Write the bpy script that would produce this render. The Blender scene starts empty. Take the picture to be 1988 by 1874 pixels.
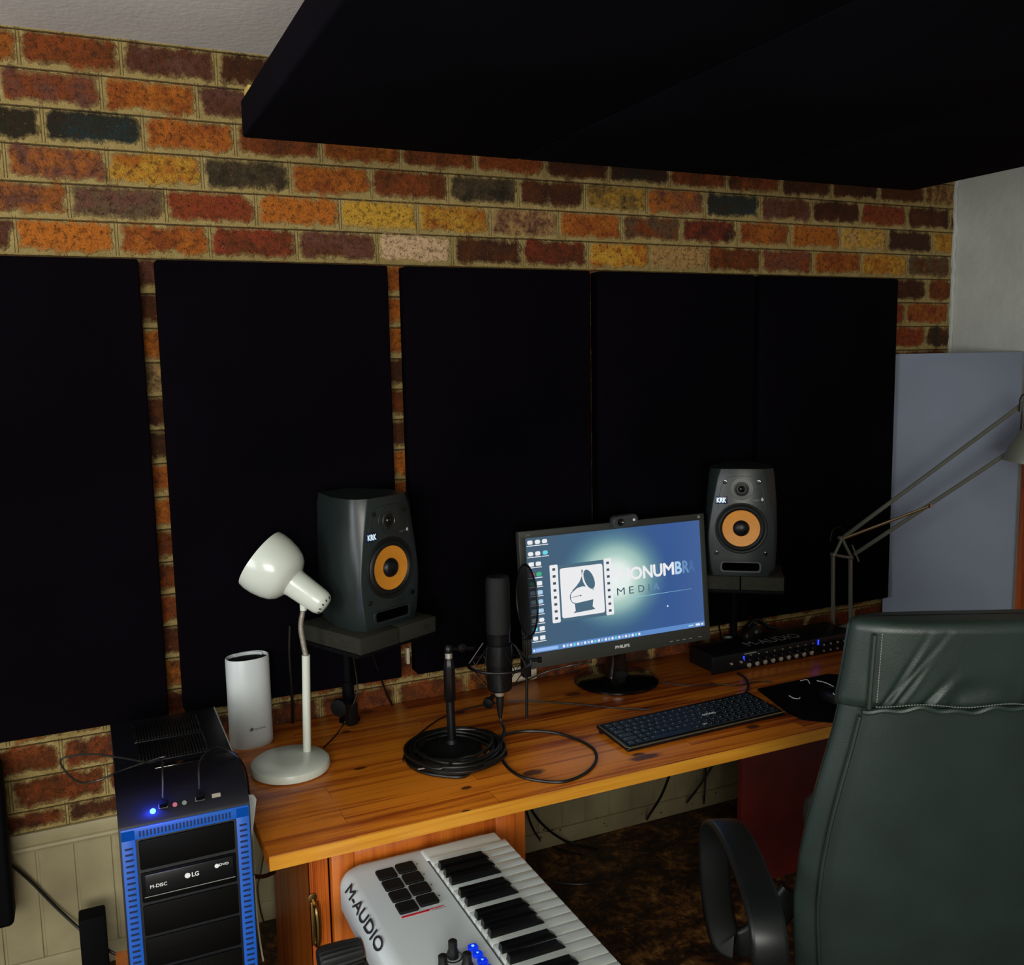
import bpy, bmesh, math, random
import numpy as np
from mathutils import Vector, Matrix, Euler
random.seed(7)
C = bpy.context.scene.collection
PI = math.pi
SC = bpy.context.scene
# ------------------------------------------------------------------ camera
CAM = Vector((0.10402, -2.68506, 1.62406)); YAW, PITCH, ROLL = 0.4320021, 0.1274521, -0.0192379; FPX = 1826.7
cy, sy, cp, sp = math.cos(YAW), math.sin(YAW), math.cos(PITCH), math.sin(PITCH)
_f = Vector((sy*cp, cy*cp, -sp)); _r0 = Vector((cy, -sy, 0)); _u0 = _r0.cross(_f)
_r = math.cos(ROLL)*_r0 + math.sin(ROLL)*_u0; _u = -math.sin(ROLL)*_r0 + math.cos(ROLL)*_u0
cam = bpy.data.cameras.new('camera'); camo = bpy.data.objects.new('camera', cam); C.objects.link(camo)
cam.sensor_fit = 'HORIZONTAL'; cam.sensor_width = 36; cam.lens = FPX/1988*36; cam.clip_start = 0.02
M = Matrix((( _r.x, _u.x, -_f.x, CAM.x), (_r.y, _u.y, -_f.y, CAM.y), (_r.z, _u.z, -_f.z, CAM.z), (0, 0, 0, 1)))
camo.matrix_world = M; SC.camera = camo
def at(x, y, ax, v):
    "point where the sight line through photo pixel x, y meets the plane axis = v"
    d = _f + _r*((x-994)/FPX) - _u*((y-937)/FPX)
    return CAM + d*((v-CAM[ax])/d[ax])
# ------------------------------------------------------------------ light and exposure
SC.view_settings.view_transform = 'Standard'; SC.view_settings.look = 'None'
SC.view_settings.exposure = 0.0; SC.view_settings.gamma = 1.0
w = bpy.data.worlds.new('world'); SC.world = w; w.use_nodes = True
w.node_tree.nodes['Background'].inputs[0].default_value = (0.75, 0.85, 1, 1); w.node_tree.nodes['Background'].inputs[1].default_value = 0.4
def area(name, loc, rot, sx, sy_, e, col):
    l = bpy.data.lights.new(name, 'AREA'); l.shape = 'RECTANGLE'; l.size = sx; l.size_y = sy_; l.energy = e; l.color = col
    o = bpy.data.objects.new(name, l); C.objects.link(o); o.location = loc; o.rotation_euler = rot; return o
area('daylight_front_window', (-0.75, -4.52, 1.45), (PI/2, 0, 0), 1.7, 1.25, 112, (1.0, 0.97, 0.9))
area('daylight_left_window', (-2.12, -1.9, 1.45), (PI/2, 0, -PI/2), 1.3, 1.2, 40, (0.92, 0.95, 1.0))
# ------------------------------------------------------------------ materials
MATS = {}
def mat(name, col, rough=0.5, metal=0, spec=0.5, emit=None, es=1.0, coat=0, bump=None, vary=None, alpha=1, trans=0):
    if name in MATS: return MATS[name]
    m = bpy.data.materials.new(name); m.use_nodes = True; nt = m.node_tree; b = nt.nodes['Principled BSDF']
    b.inputs['Base Color'].default_value = (*col, 1); b.inputs['Roughness'].default_value = rough
    b.inputs['Metallic'].default_value = metal; b.inputs['Specular IOR Level'].default_value = spec
    b.inputs['Coat Weight'].default_value = coat; b.inputs['Coat Roughness'].default_value = 0.1
    b.inputs['Alpha'].default_value = alpha; b.inputs['Transmission Weight'].default_value = trans
    if emit: b.inputs['Emission Color'].default_value = (*emit, 1); b.inputs['Emission Strength'].default_value = es
    tc = nt.nodes.new('ShaderNodeTexCoord')
    if vary:
        n = nt.nodes.new('ShaderNodeTexNoise'); n.inputs['Scale'].default_value = vary[0]; n.inputs['Detail'].default_value = 5
        nt.links.new(tc.outputs['Object'], n.inputs['Vector'])
        r = nt.nodes.new('ShaderNodeValToRGB'); r.color_ramp.elements[0].position = 0.35; r.color_ramp.elements[1].position = 0.65
        r.color_ramp.elements[0].color = (*[c*(1-vary[1]) for c in col], 1); r.color_ramp.elements[1].color = (*[min(1, c*(1+vary[1])) for c in col], 1)
        nt.links.new(n.outputs['Fac'], r.inputs['Fac']); nt.links.new(r.outputs['Color'], b.inputs['Base Color'])
    if bump:
        n = nt.nodes.new('ShaderNodeTexNoise'); n.inputs['Scale'].default_value = bump[0]; n.inputs['Detail'].default_value = 4
        nt.links.new(tc.outputs['Object'], n.inputs['Vector'])
        bp = nt.nodes.new('ShaderNodeBump'); bp.inputs['Strength'].default_value = bump[1]; bp.inputs['Distance'].default_value = bump[2] if len(bump) > 2 else 0.002
        nt.links.new(n.outputs['Fac'], bp.inputs['Height']); nt.links.new(bp.outputs['Normal'], b.inputs['Normal'])
    MATS[name] = m; return m
class NT:
    "tiny helper around a node tree"
    def __init__(s, m): s.nt = m.node_tree; s.b = s.nt.nodes['Principled BSDF']
    def n(s, t, **k):
        x = s.nt.nodes.new(t)
        for a, v in k.items(): setattr(x, a, v)
        return x
    def l(s, a, b): s.nt.links.new(a, b)
    def math(s, op, a, b=None, c=None):
        x = s.n('ShaderNodeMath', operation=op)
        for i, v in enumerate((a, b, c)):
            if v is None: continue
            if isinstance(v, (int, float)): x.inputs[i].default_value = v
            else: s.l(v, x.inputs[i])
        return x.outputs[0]
    def ramp(s, f, stops):
        r = s.n('ShaderNodeValToRGB'); e = r.color_ramp.elements
        while len(e) < len(stops): e.new(0.5)
        for q, (p, c) in zip(e, stops): q.position = p; q.color = (*c, 1) if len(c) == 3 else c
        s.l(f, r.inputs['Fac']); return r.outputs['Color']
    def mix(s, f, a, b, bt='MIX'):
        x = s.n('ShaderNodeMix', data_type='RGBA', blend_type=bt)
        for i, v in ((0, f), (6, a), (7, b)):
            if isinstance(v, (int, float)): x.inputs[i].default_value = v
            elif isinstance(v, tuple): x.inputs[i].default_value = (*v, 1)
            else: s.l(v, x.inputs[i])
        return x.outputs[2]
    def noise(s, vec, scale, detail=4, rough=0.5, dist=0):
        x = s.n('ShaderNodeTexNoise'); x.inputs['Scale'].default_value = scale; x.inputs['Detail'].default_value = detail
        x.inputs['Roughness'].default_value = rough; x.inputs['Distortion'].default_value = dist; s.l(vec, x.inputs['Vector']); return x.outputs['Fac']
    def bump(s, h, strength=1, dist=0.002):
        x = s.n('ShaderNodeBump'); x.inputs['Strength'].default_value = strength; x.inputs['Distance'].default_value = dist
        s.l(h, x.inputs['Height']); s.l(x.outputs[0], s.b.inputs['Normal'])
def newmat(name, rough=0.6):
    m = bpy.data.materials.new(name); m.use_nodes = True; MATS[name] = m; m.node_tree.nodes['Principled BSDF'].inputs['Roughness'].default_value = rough; return m

def brick_material():
    m = newmat('brick_wall', 0.85); t = NT(m)
    uv = t.n('ShaderNodeUVMap', uv_map='cell').outputs[0]; sep = t.n('ShaderNodeSeparateXYZ'); t.l(uv, sep.inputs[0])
    hw = t.n('ShaderNodeAttribute', attribute_name='half'); hs = t.n('ShaderNodeSeparateXYZ'); t.l(hw.outputs['Vector'], hs.inputs[0])
    col = t.n('ShaderNodeAttribute', attribute_name='tint').outputs['Color']
    col2 = t.n('ShaderNodeAttribute', attribute_name='tint2').outputs['Color']
    obj = t.n('ShaderNodeTexCoord').outputs['Object']
    au = t.math('ABSOLUTE', sep.outputs[0]); av = t.math('ABSOLUTE', sep.outputs[1])
    R = 0.020
    du = t.math('MAXIMUM', t.math('SUBTRACT', au, t.math('SUBTRACT', hs.outputs[0], 0.006+R)), 0)
    dv = t.math('MAXIMUM', t.math('SUBTRACT', av, t.math('SUBTRACT', hs.outputs[1], 0.0065+R)), 0)
    d = t.math('SUBTRACT', t.math('SQRT', t.math('ADD', t.math('MULTIPLY', du, du), t.math('MULTIPLY', dv, dv))), R)
    n1 = t.noise(obj, 34, 3); n2 = t.noise(obj, 130, 3, 0.6); n4 = t.noise(obj, 13, 2)
    d2 = t.math('ADD', d, t.math('ADD', t.math('MULTIPLY', t.math('SUBTRACT', n1, 0.5), 0.036), t.math('ADD', t.math('MULTIPLY', t.math('SUBTRACT', n2, 0.5), 0.022), t.math('MULTIPLY', t.math('SUBTRACT', n4, 0.40), 0.028))))
    mask = t.ramp(t.math('ADD', t.math('MULTIPLY', d2, -60), 0.42), [(0.2, (0, 0, 0)), (0.42, (0.55,)*3), (0.9, (1, 1, 1))])
    nb = t.noise(obj, 13, 7, 0.72); nf = t.noise(obj, 300, 2, 0.7)
    c = t.mix(t.ramp(nb, [(0.40, (0, 0, 0)), (0.60, (1, 1, 1))]), col, col2)
    c = t.mix(t.ramp(t.noise(obj, 60, 5, 0.8), [(0.38, (0.75,)*3), (0.52, (0, 0, 0))]), c, (0.035, 0.014, 0.005))
    c = t.mix(t.ramp(t.noise(obj, 90, 4, 0.7), [(0.62, (0, 0, 0)), (0.74, (0.6,)*3)]), c, (0.45, 0.30, 0.12))
    pit = t.noise(obj, 170, 2, 0.6); c = t.mix(t.ramp(pit, [(0.33, (1, 1, 1)), (0.37, (0, 0, 0))]), c, (0.008, 0.005, 0.003))
    # tooled joint lines, shadow below each bed joint put into the mortar colour
    mort = t.mix(t.noise(obj, 22, 5, 0.7), (0.17, 0.105, 0.022), (0.56, 0.43, 0.17))
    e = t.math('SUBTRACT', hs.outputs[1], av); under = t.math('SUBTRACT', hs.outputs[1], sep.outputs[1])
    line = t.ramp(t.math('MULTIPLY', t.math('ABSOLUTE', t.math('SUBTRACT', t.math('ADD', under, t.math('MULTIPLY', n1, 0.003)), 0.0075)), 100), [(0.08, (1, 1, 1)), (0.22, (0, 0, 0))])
    eu = t.math('SUBTRACT', hs.outputs[0], au)
    lineu = t.ramp(t.math('MULTIPLY', t.math('ABSOLUTE', t.math('SUBTRACT', t.math('ADD', eu, t.math('MULTIPLY', n1, 0.003)), 0.005)), 100), [(0.03, (0.45,)*3), (0.12, (0, 0, 0))])
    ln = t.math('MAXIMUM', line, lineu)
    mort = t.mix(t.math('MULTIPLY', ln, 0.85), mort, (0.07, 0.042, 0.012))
    t.l(t.mix(mask, mort, c), t.b.inputs['Base Color'])
    h = t.math('ADD', t.math('MULTIPLY', mask, 0.55), t.math('ADD', t.math('MULTIPLY', nf, 0.5), t.math('ADD', t.math('MULTIPLY', n2, 0.3), t.math('MULTIPLY', ln, -1.3))))
    t.bump(h, 1.0, 0.010); t.b.inputs['Specular IOR Level'].default_value = 0.25
    return m

def wood_material(name, c0, c1, c2, strip=0.085, length=0.55, axis=0, knots=(), rough=0.32, coat=0.25, grain=1.0, joints=True):
    m = newmat(name, rough); t = NT(m); obj = t.n('ShaderNodeTexCoord').outputs['Object']
    mp = t.n('ShaderNodeMapping'); t.l(obj, mp.inputs[0])
    if axis == 2: mp.inputs['Rotation'].default_value = (0, PI/2, 0)
    v = mp.outputs[0]
    br = t.n('ShaderNodeTexBrick'); br.inputs['Scale'].default_value = 1; br.inputs['Brick Width'].default_value = length; br.inputs['Row Height'].default_value = strip
    br.inputs['Mortar Size'].default_value = 0.0006; br.inputs['Color1'].default_value = (0, 0, 0, 1); br.inputs['Color2'].default_value = (1, 1, 1, 1); br.inputs['Mortar'].default_value = (0.2, 0.2, 0.2, 1)
    br.offset = 0.37; t.l(v, br.inputs['Vector'])
    st = t.n('ShaderNodeMapping'); st.inputs['Scale'].default_value = (1.2, 26, 26); t.l(v, st.inputs[0])
    add = t.n('ShaderNodeVectorMath', operation='ADD'); t.l(st.outputs[0], add.inputs[0]); sc = t.n('ShaderNodeVectorMath', operation='SCALE'); t.l(br.outputs['Color'], sc.inputs[0]); sc.inputs['Scale'].default_value = 17.0 if joints else 0; t.l(sc.outputs[0], add.inputs[1])
    g = t.noise(add.outputs[0], 1.0, 6, 0.65, 0.6)
    st2 = t.n('ShaderNodeMapping'); st2.inputs['Scale'].default_value = (4, 190, 190); t.l(v, st2.inputs[0]); g2 = t.noise(st2.outputs[0], 1, 3)
    big = t.noise(v, 2.2, 3)
    f = t.math('ADD', t.math('MULTIPLY', g, 1.0*grain), t.math('ADD', t.math('MULTIPLY', t.math('SUBTRACT', g2, 0.5), 0.35), t.math('MULTIPLY', t.math('SUBTRACT', big, 0.5), 0.3)))
    if joints:
        bs = t.n('ShaderNodeSeparateColor'); t.l(br.outputs['Color'], bs.inputs[0]); f = t.math('ADD', f, t.math('MULTIPLY', t.math('SUBTRACT', bs.outputs[0], 0.5), 0.20))
    c = t.ramp(f, [(0.28, c0), (0.5, c1), (0.75, c2)])
    if joints: c = t.mix(t.math('MULTIPLY', br.outputs['Fac'], 0.6), c, tuple(x*0.3 for x in c0))
    if knots:
        sp_ = t.n('ShaderNodeSeparateXYZ'); t.l(obj, sp_.inputs[0]); km = None; wob = t.noise(obj, 45, 3)
        for kx, ky, kr, st_ in knots:
            dx = t.math('MULTIPLY', t.math('SUBTRACT', sp_.outputs[0], kx), 1/st_); dy = t.math('SUBTRACT', sp_.outputs[1], ky)
            dd = t.math('SQRT', t.math('ADD', t.math('MULTIPLY', dx, dx), t.math('MULTIPLY', dy, dy)))
            v_ = t.math('SUBTRACT', 1.35, t.math('DIVIDE', t.math('ADD', dd, t.math('MULTIPLY', wob, kr*0.6)), kr))
            km = v_ if km is None else t.math('MAXIMUM', km, v_)
        c = t.mix(t.ramp(km, [(0.0, (0, 0, 0)), (0.2, (0.35,)*3), (0.45, (0.9,)*3)]), c, (0.035, 0.006, 0.003))
    t.l(c, t.b.inputs['Base Color']); t.b.inputs['Coat Weight'].default_value = coat; t.b.inputs['Coat Roughness'].default_value = 0.25
    t.bump(g2, 0.12, 0.001); return m

BRICK = brick_material()
mat('ceiling_paint', (0.70, 0.70, 0.67), 0.9, bump=(60, 0.5, 0.003), vary=(3, 0.08))
mat('right_plaster', (0.42, 0.44, 0.40), 0.85, bump=(26, 0.7, 0.005), vary=(5, 0.08))
mat('dado_paint', (0.26, 0.222, 0.120), 0.6, bump=(40, 0.2), vary=(6, 0.18))
mat('black_fabric', (0.0020, 0.0013, 0.0026), 1.0, spec=0.04, bump=(900, 0.5, 0.001), vary=(2, 0.35))
mat('cloud_fabric', (0.0026, 0.0022, 0.0042), 1.0, spec=0.04, bump=(900, 0.5, 0.001), vary=(2, 0.3))
mat('blue_grey_board', (0.17, 0.20, 0.26), 0.75, vary=(3, 0.07), bump=(500, 0.15, 0.0005))
mat('black_plastic', (0.0028, 0.0034, 0.0042), 0.38, spec=0.32, bump=(900, 0.1, 0.0005))
mat('black_matte', (0.0016, 0.0018, 0.0022), 0.75, spec=0.08)
mat('black_gloss', (0.003, 0.003, 0.003), 0.12, coat=0.3)
mat('pc_black', (0.003, 0.003, 0.006), 0.42, spec=0.3)
mat('bay_black', (0.0012, 0.0012, 0.0012), 0.6, spec=0.10)
mat('pad_black', (0.003, 0.003, 0.003), 0.75, spec=0.2)
mat('port_shade', (0.0005, 0.0005, 0.0005), 1.0, spec=0.0)
mat('speaker_black', (0.011, 0.0165, 0.016), 0.36, bump=(700, 0.08, 0.0005))
mat('rubber', (0.004, 0.005, 0.0045), 0.5, spec=0.35)
mat('cable_black', (0.004, 0.004, 0.003), 0.4)
mat('cone_orange', (0.62, 0.235, 0.016), 0.5, vary=(40, 0.05))
mat('white_enamel', (0.60, 0.65, 0.57), 0.28, coat=0.3)
mat('white_plastic', (0.52, 0.56, 0.56), 0.4)
mat('controller_white', (0.53, 0.58, 0.57), 0.38)
mat('key_white', (0.55, 0.60, 0.56), 0.3, coat=0.2)
mat('key_black', (0.002, 0.0022, 0.0025), 0.28, spec=0.35)
mat('chrome', (0.7, 0.7, 0.7), 0.15, metal=1)
mat('steel', (0.50, 0.47, 0.40), 0.35, metal=0.6)
mat('grey_metal', (0.15, 0.16, 0.13), 0.45, metal=0.3)
mat('brass_dark', (0.30, 0.20, 0.07), 0.3, metal=1)
mat('white_ink', (0.75, 0.75, 0.75), 0.5)
mat('grey_ink', (0.12, 0.12, 0.12), 0.4)
mat('black_ink', (0.01, 0.01, 0.012), 0.5)
mat('red_ink', (0.5, 0.005, 0.02), 0.4)
mat('foam_grey', (0.024, 0.024, 0.018), 1.0, spec=0.1, bump=(400, 0.8, 0.002), vary=(300, 0.2))
mat('leather', (0.014, 0.0265, 0.0225), 0.42, spec=0.6, bump=(420, 0.35, 0.0012), vary=(9, 0.12))
mat('chair_plastic', (0.004, 0.006, 0.006), 0.4, spec=0.4)
mat('thread', (0.20, 0.22, 0.20), 0.7)
mat('blue_glow', (0.005, 0.04, 0.22), 0.4, emit=(0.005, 0.085, 0.36), es=0.62)
mat('blue_dark', (0.0, 0.01, 0.06), 0.5)
mat('led_blue', (0, 0, 1), 0.3, emit=(0.03, 0.16, 1.0), es=14)
mat('led_small', (0, 0, 1), 0.3, emit=(0.01, 0.03, 1.0), es=3)
mat('badge_lit', (0.5, 0.6, 0.7), 0.3, emit=(0.55, 0.72, 0.85), es=0.8)
mat('badge_blue', (0.004, 0.012, 0.05), 0.3)
mat('button_blue', (0.0, 0.03, 0.4), 0.3, emit=(0.0, 0.02, 0.6), es=0.9)
mat('button_lit', (0.2, 0.4, 1), 0.3, emit=(0.3, 0.5, 1.0), es=1.2)
mat('gold_trim', (0.22, 0.17, 0.09), 0.35, metal=0.8)
mat('keycap', (0.006, 0.010, 0.014), 0.35)
mat('red_wood', (0.085, 0.006, 0.004), 0.5, vary=(6, 0.25), bump=(60, 0.1))
mat('jack_metal', (0.5, 0.46, 0.38), 0.35, metal=0.6)
mat('socket_white', (0.5, 0.45, 0.33), 0.5)
mat('paper', (0.62, 0.66, 0.66), 0.8)
mat('pop_mesh', (0.003, 0.003, 0.004), 0.8, alpha=0.70)
mat('glass_pane', (1, 1, 1), 0.0, trans=1)
WOOD = wood_material('desk_pine', (0.13, 0.020, 0.002), (0.37, 0.085, 0.008), (0.60, 0.20, 0.020), knots=[(0, 0, 0.001, 1)])
# ------------------------------------------------------------------ mesh builder
class B:
    def __init__(s): s.bm = bmesh.new(); s.mi = 0
    def _tag(s, geom):
        for f in geom: f.material_index = s.mi
    def box(s, lo, hi, bev=0, M=None, seg=2):
        lo, hi = Vector(lo), Vector(hi); r = bmesh.ops.create_cube(s.bm, size=1)['verts']
        for v in r: v.co = Vector([(lo[i]+hi[i])/2 + v.co[i]*(hi[i]-lo[i]) for i in range(3)])
        fs = {f for v in r for f in v.link_faces}
        if bev:
            es = list({e for v in r for e in v.link_edges}); q = bmesh.ops.bevel(s.bm, geom=es, offset=bev, segments=seg, profile=0.5, affect='EDGES', clamp_overlap=True)
            vs = {v for f in q['faces'] for v in f.verts}; fs = {f for v in vs for f in v.link_faces}; r = list({v for f in fs for v in f.verts})
        s._tag(fs)
        if M is not None:
            for v in r: v.co = M @ v.co
        return s
    def ring(s, pts): return [s.bm.verts.new(p) for p in pts]
    def loft(s, rings, cap=True, closed=False, capend=None):
        R = [s.ring(r) for r in rings]; n = len(R[0]); fs = []
        for a, b in zip(R, R[1:]+([R[0]] if closed else [])):
            for i in range(n):
                try: fs.append(s.bm.faces.new((a[i], a[(i+1) % n], b[(i+1) % n], b[i])))
                except ValueError: pass
        if cap and not closed:
            fs.append(s.bm.faces.new(R[0][::-1])); fs.append(s.bm.faces.new(R[-1]))
        s._tag(fs); return s
    def lathe(s, prof, M=None, seg=32, cap=True):
        "profile of (radius, height) about the local z axis"
        M = M or Matrix(); rings = [[M @ Vector((r*math.cos(2*PI*i/seg), r*math.sin(2*PI*i/seg), h)) for i in range(seg)] for r, h in prof]
        return s.loft(rings, cap)
    def cyl(s, a, b, r0, r1=None, seg=16):
        a, b = Vector(a), Vector(b); r1 = r0 if r1 is None else r1
        return s.lathe([(r0, 0), (r1, (b-a).length)], frame(a, b-a), seg)
    def tube(s, pts, r, seg=8, smooth=6, cap=True):
        P = spline(pts, smooth) if smooth else [Vector(p) for p in pts]; n = len(P); up = Vector((0, 0, 1)); rings = []
        t0 = (P[1]-P[0]).normalized(); nrm = t0.cross(up if abs(t0.z) < 0.9 else Vector((1, 0, 0))).normalized()
        for i, p in enumerate(P):
            tg = (P[min(i+1, n-1)]-P[max(i-1, 0)])
            tg = tg.normalized() if tg.length > 1e-9 else t0
            nrm = (nrm-tg*nrm.dot(tg)).normalized(); bn = tg.cross(nrm)
            rr = r(i/(n-1)) if callable(r) else r
            rings.append([p+rr*(math.cos(2*PI*k/seg)*nrm+math.sin(2*PI*k/seg)*bn) for k in range(seg)])
        return s.loft(rings, cap)
    def prism(s, poly, d, M):
        "2D outline extruded along local z by d"
        a = [M @ Vector((x, y, 0)) for x, y in poly]; b = [M @ Vector((x, y, d)) for x, y in poly]; return s.loft([a, b])
    def text(s, txt, M, w=None, h=0.01, ext=0.0004, bold=0.0, sx=1.0, align='C'):
        cu = bpy.data.curves.new('t', 'FONT'); cu.body = txt; cu.size = 1; cu.extrude = 0.0;  cu.resolution_u = 3
        o = bpy.data.objects.new('t', cu); me = bpy.data.meshes.new_from_object(o); bpy.data.objects.remove(o); bpy.data.curves.remove(cu)
        co = [v.co.copy() for v in me.vertices]; x0 = min(c.x for c in co); x1 = max(c.x for c in co); y0 = min(c.y for c in co); y1 = max(c.y for c in co)
        k = h/(y1-y0); kx = (w/(x1-x0)) if w else k*sx; ax = {'C': (x0+x1)/2, 'L': x0, 'R': x1}[align]; vs = []
        fs = []; sh = [(0, 0)] if bold <= 0 else [(0, 0), (bold*h, 0), (-bold*h, 0), (0, bold*h), (0, -bold*h)]
        for q, (ox, oy) in enumerate(sh):
            vs = [s.bm.verts.new(M @ Vector(((c.x-ax)*kx+ox, (c.y-(y0+y1)/2)*k+oy, ext+q*.00002))) for c in co]
            for p in me.polygons:
                try: fs.append(s.bm.faces.new([vs[i] for i in p.vertices]))
                except ValueError: pass
        s._tag(fs)
        bpy.data.meshes.remove(me); return s
def frame(o, z, x=None):
    z = Vector(z).normalized(); x = Vector(x) if x is not None else (Vector((1, 0, 0)) if abs(z.x) < 0.9 else Vector((0, 1, 0)))
    y = z.cross(x).normalized(); x = y.cross(z).normalized(); o = Vector(o)
    return Matrix(((x.x, y.x, z.x, o.x), (x.y, y.y, z.y, o.y), (x.z, y.z, z.z, o.z), (0, 0, 0, 1)))
def spline(pts, k):
    P = [Vector(p) for p in pts]; out = []
    if len(P) < 3: return P
    Q = [2*P[0]-P[1]]+P+[2*P[-1]-P[-2]]
    for i in range(1, len(Q)-2):
        a, b, c, d = Q[i-1:i+3]
        for j in range(k):
            t = j/k; out.append(0.5*((2*b)+(c-a)*t+(2*a-5*b+4*c-d)*t*t+(3*b-a-3*c+d)*t**3))
    return out+[P[-1]]
def rrect(w, h, r, n=5, cx=0, cy_=0):
    o = []
    for sx, sy_, a0 in ((1, 1, 0), (-1, 1, 90), (-1, -1, 180), (1, -1, 270)):
        for i in range(n+1):
            a = math.radians(a0+90*i/n); o.append((cx+sx*(w/2-r)+r*math.cos(a), cy_+sy_*(h/2-r)+r*math.sin(a)))
    return o
WM = {}
def wm(o): return WM.get(o.name, Matrix())
def obj(name, b, m, parent=None, label=None, smooth=38, local=True, recalc=True):
    if recalc: bmesh.ops.recalc_face_normals(b.bm, faces=b.bm.faces)
    if not local and parent is not None: b.bm.transform(wm(parent).inverted())
    if smooth:
        a = math.radians(smooth)
        for f in b.bm.faces: f.smooth = True
        for e in b.bm.edges:
            if len(e.link_faces) != 2 or e.calc_face_angle(0) > a: e.smooth = False
    me = bpy.data.meshes.new(name); b.bm.to_mesh(me); b.bm.free()
    for x in (m if isinstance(m, (list, tuple)) else [m]): me.materials.append(MATS[x] if isinstance(x, str) else x)
    o = bpy.data.objects.new(name, me); C.objects.link(o)
    if parent is not None: o.parent = parent; WM[o.name] = wm(parent)
    if label: o['label'] = label
    return o
def thing(name, label, cat, loc=(0, 0, 0), rz=0, group=None):
    o = bpy.data.objects.new(name, None); C.objects.link(o); o.empty_display_size = 0.05
    o.location = loc; o.rotation_euler = (0, 0, rz); WM[o.name] = Matrix.Translation(Vector(loc)) @ Matrix.Rotation(rz, 4, 'Z')
    return tag(o, label, cat, group)
def tag(o, label, cat, group=None):
    o['label'] = label; o['category'] = cat
    if group: o['group'] = group
    return o
def struct(name, b, m, parent=None, **k):
    o = obj(name, b, m, parent, **k); o['kind'] = 'structure'; return o
def dup(root, loc, rz, label):
    r = root.copy(); C.objects.link(r); r.location = loc; r.rotation_euler = (0, 0, rz); r['label'] = label
    for ch in list(root.children):
        c = ch.copy(); C.objects.link(c); c.parent = r
        for g in list(ch.children):
            d = g.copy(); C.objects.link(d); d.parent = c
    return r
ZD = 0.59          # desk top
XR = 3.265         # right wall
ZC = 2.456         # ceiling
# ================================================================== THE ROOM
b = B(); b.box((-2.2, -4.6, -0.06), (XR+0.1, 0.1, 0))
fm = newmat('stained_floor', 0.55); t = NT(fm); ob_ = t.n('ShaderNodeTexCoord').outputs['Object']
fa = t.noise(ob_, 9, 8, 0.72, 0.4); fb = t.noise(ob_, 38, 5, 0.75)
t.l(t.ramp(t.math('ADD', t.math('MULTIPLY', fa, 0.6), t.math('MULTIPLY', fb, 0.4)), [(0.42, (0.006, 0.002, 0.001)), (0.50, (0.040, 0.015, 0.003)), (0.56, (0.15, 0.062, 0.012)), (0.64, (0.30, 0.17, 0.05))]), t.b.inputs['Base Color'])
t.bump(fb, 0.3, 0.002); struct('floor', b, fm, smooth=0)
b = B(); b.box((-2.2, -4.6, ZC), (XR+0.1, 0.1, ZC+0.06)); struct('ceiling', b, 'ceiling_paint', smooth=0)
# brick wall: one cell per brick, courses from the ceiling down
HC, LB = 0.090, 0.232
RUST, ORG, BRN, CHAR, PUR, TAN, YEL, RED, GRY = (0.23, 0.050, 0.008), (0.43, 0.125, 0.012), (0.10, 0.028, 0.006), (0.020, 0.017, 0.008), (0.14, 0.052, 0.034), (0.52, 0.30, 0.10), (0.62, 0.34, 0.035), (0.24, 0.036, 0.012), (0.11, 0.075, 0.035)
DRK = (0.045, 0.014, 0.006); BLU = (0.015, 0.035, 0.035); CRM = (0.60, 0.40, 0.22)
ROWS = {  # course number: (first joint x, list of tint pairs left to right from that joint minus one)
 0: (0.040, [(RUST, ORG), (RUST, BRN), (BRN, PUR), (DRK, BRN)]),
 1: (-0.012, [(TAN, PUR), (PUR, RUST), (RUST, ORG), (PUR, BRN), (BRN, RUST)]),
 2: (0.080, [(CHAR, CHAR), (CHAR, BLU), (ORG, RUST), (BRN, RUST), (RUST, ORG), (BRN, RUST), (RUST, RUST), (BRN, DRK), (DRK, CHAR), (BRN, RUST), (DRK, RUST), (DRK, BRN), (BRN, DRK), (BRN, BRN), (BRN, TAN)]),
 3: (-0.010, [(ORG, RUST), (PUR, ORG), (YEL, ORG), (CHAR, GRY), (RUST, ORG), (BRN, RUST), (CHAR, GRY), (BRN, DRK), (GRY, YEL), (ORG, PUR), (CHAR, BLU), (PUR, BRN), (DRK, BRN), (RUST, RED), (DRK, BRN)]),
 4: (0.126, [(ORG, PUR), (GRY, PUR), (RED, RUST), (ORG, ORG), (YEL, YEL), (YEL, ORG), (PUR, TAN), (RUST, ORG), (GRY, RUST), (RED, DRK), (ORG, RUST), (ORG, ORG), (TAN, YEL), (DRK, DRK), (ORG, YEL)]),
 5: (0.0, [(PUR, BRN), (ORG, ORG), (ORG, RUST), (RED, BRN), (PUR, BRN), (CRM, CRM), (BRN, DRK), (RED, BRN), (ORG, YEL), (TAN, TAN), (RUST, BRN), (RUST, PUR), (RUST, ORG), (YEL, ORG), (GRY, BRN)]),
 6: (0.110, []), 7: (0.0, []), 8: (0.11, []), 9: (-.005, [])}
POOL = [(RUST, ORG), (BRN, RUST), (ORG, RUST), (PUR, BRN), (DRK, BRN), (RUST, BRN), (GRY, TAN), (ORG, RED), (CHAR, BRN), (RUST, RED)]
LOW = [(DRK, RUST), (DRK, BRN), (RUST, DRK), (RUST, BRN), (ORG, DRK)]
bm = bmesh.new(); uvl = bm.loops.layers.uv.new('cell'); cells = []
rng = random.Random(3); nrow = 23
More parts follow.
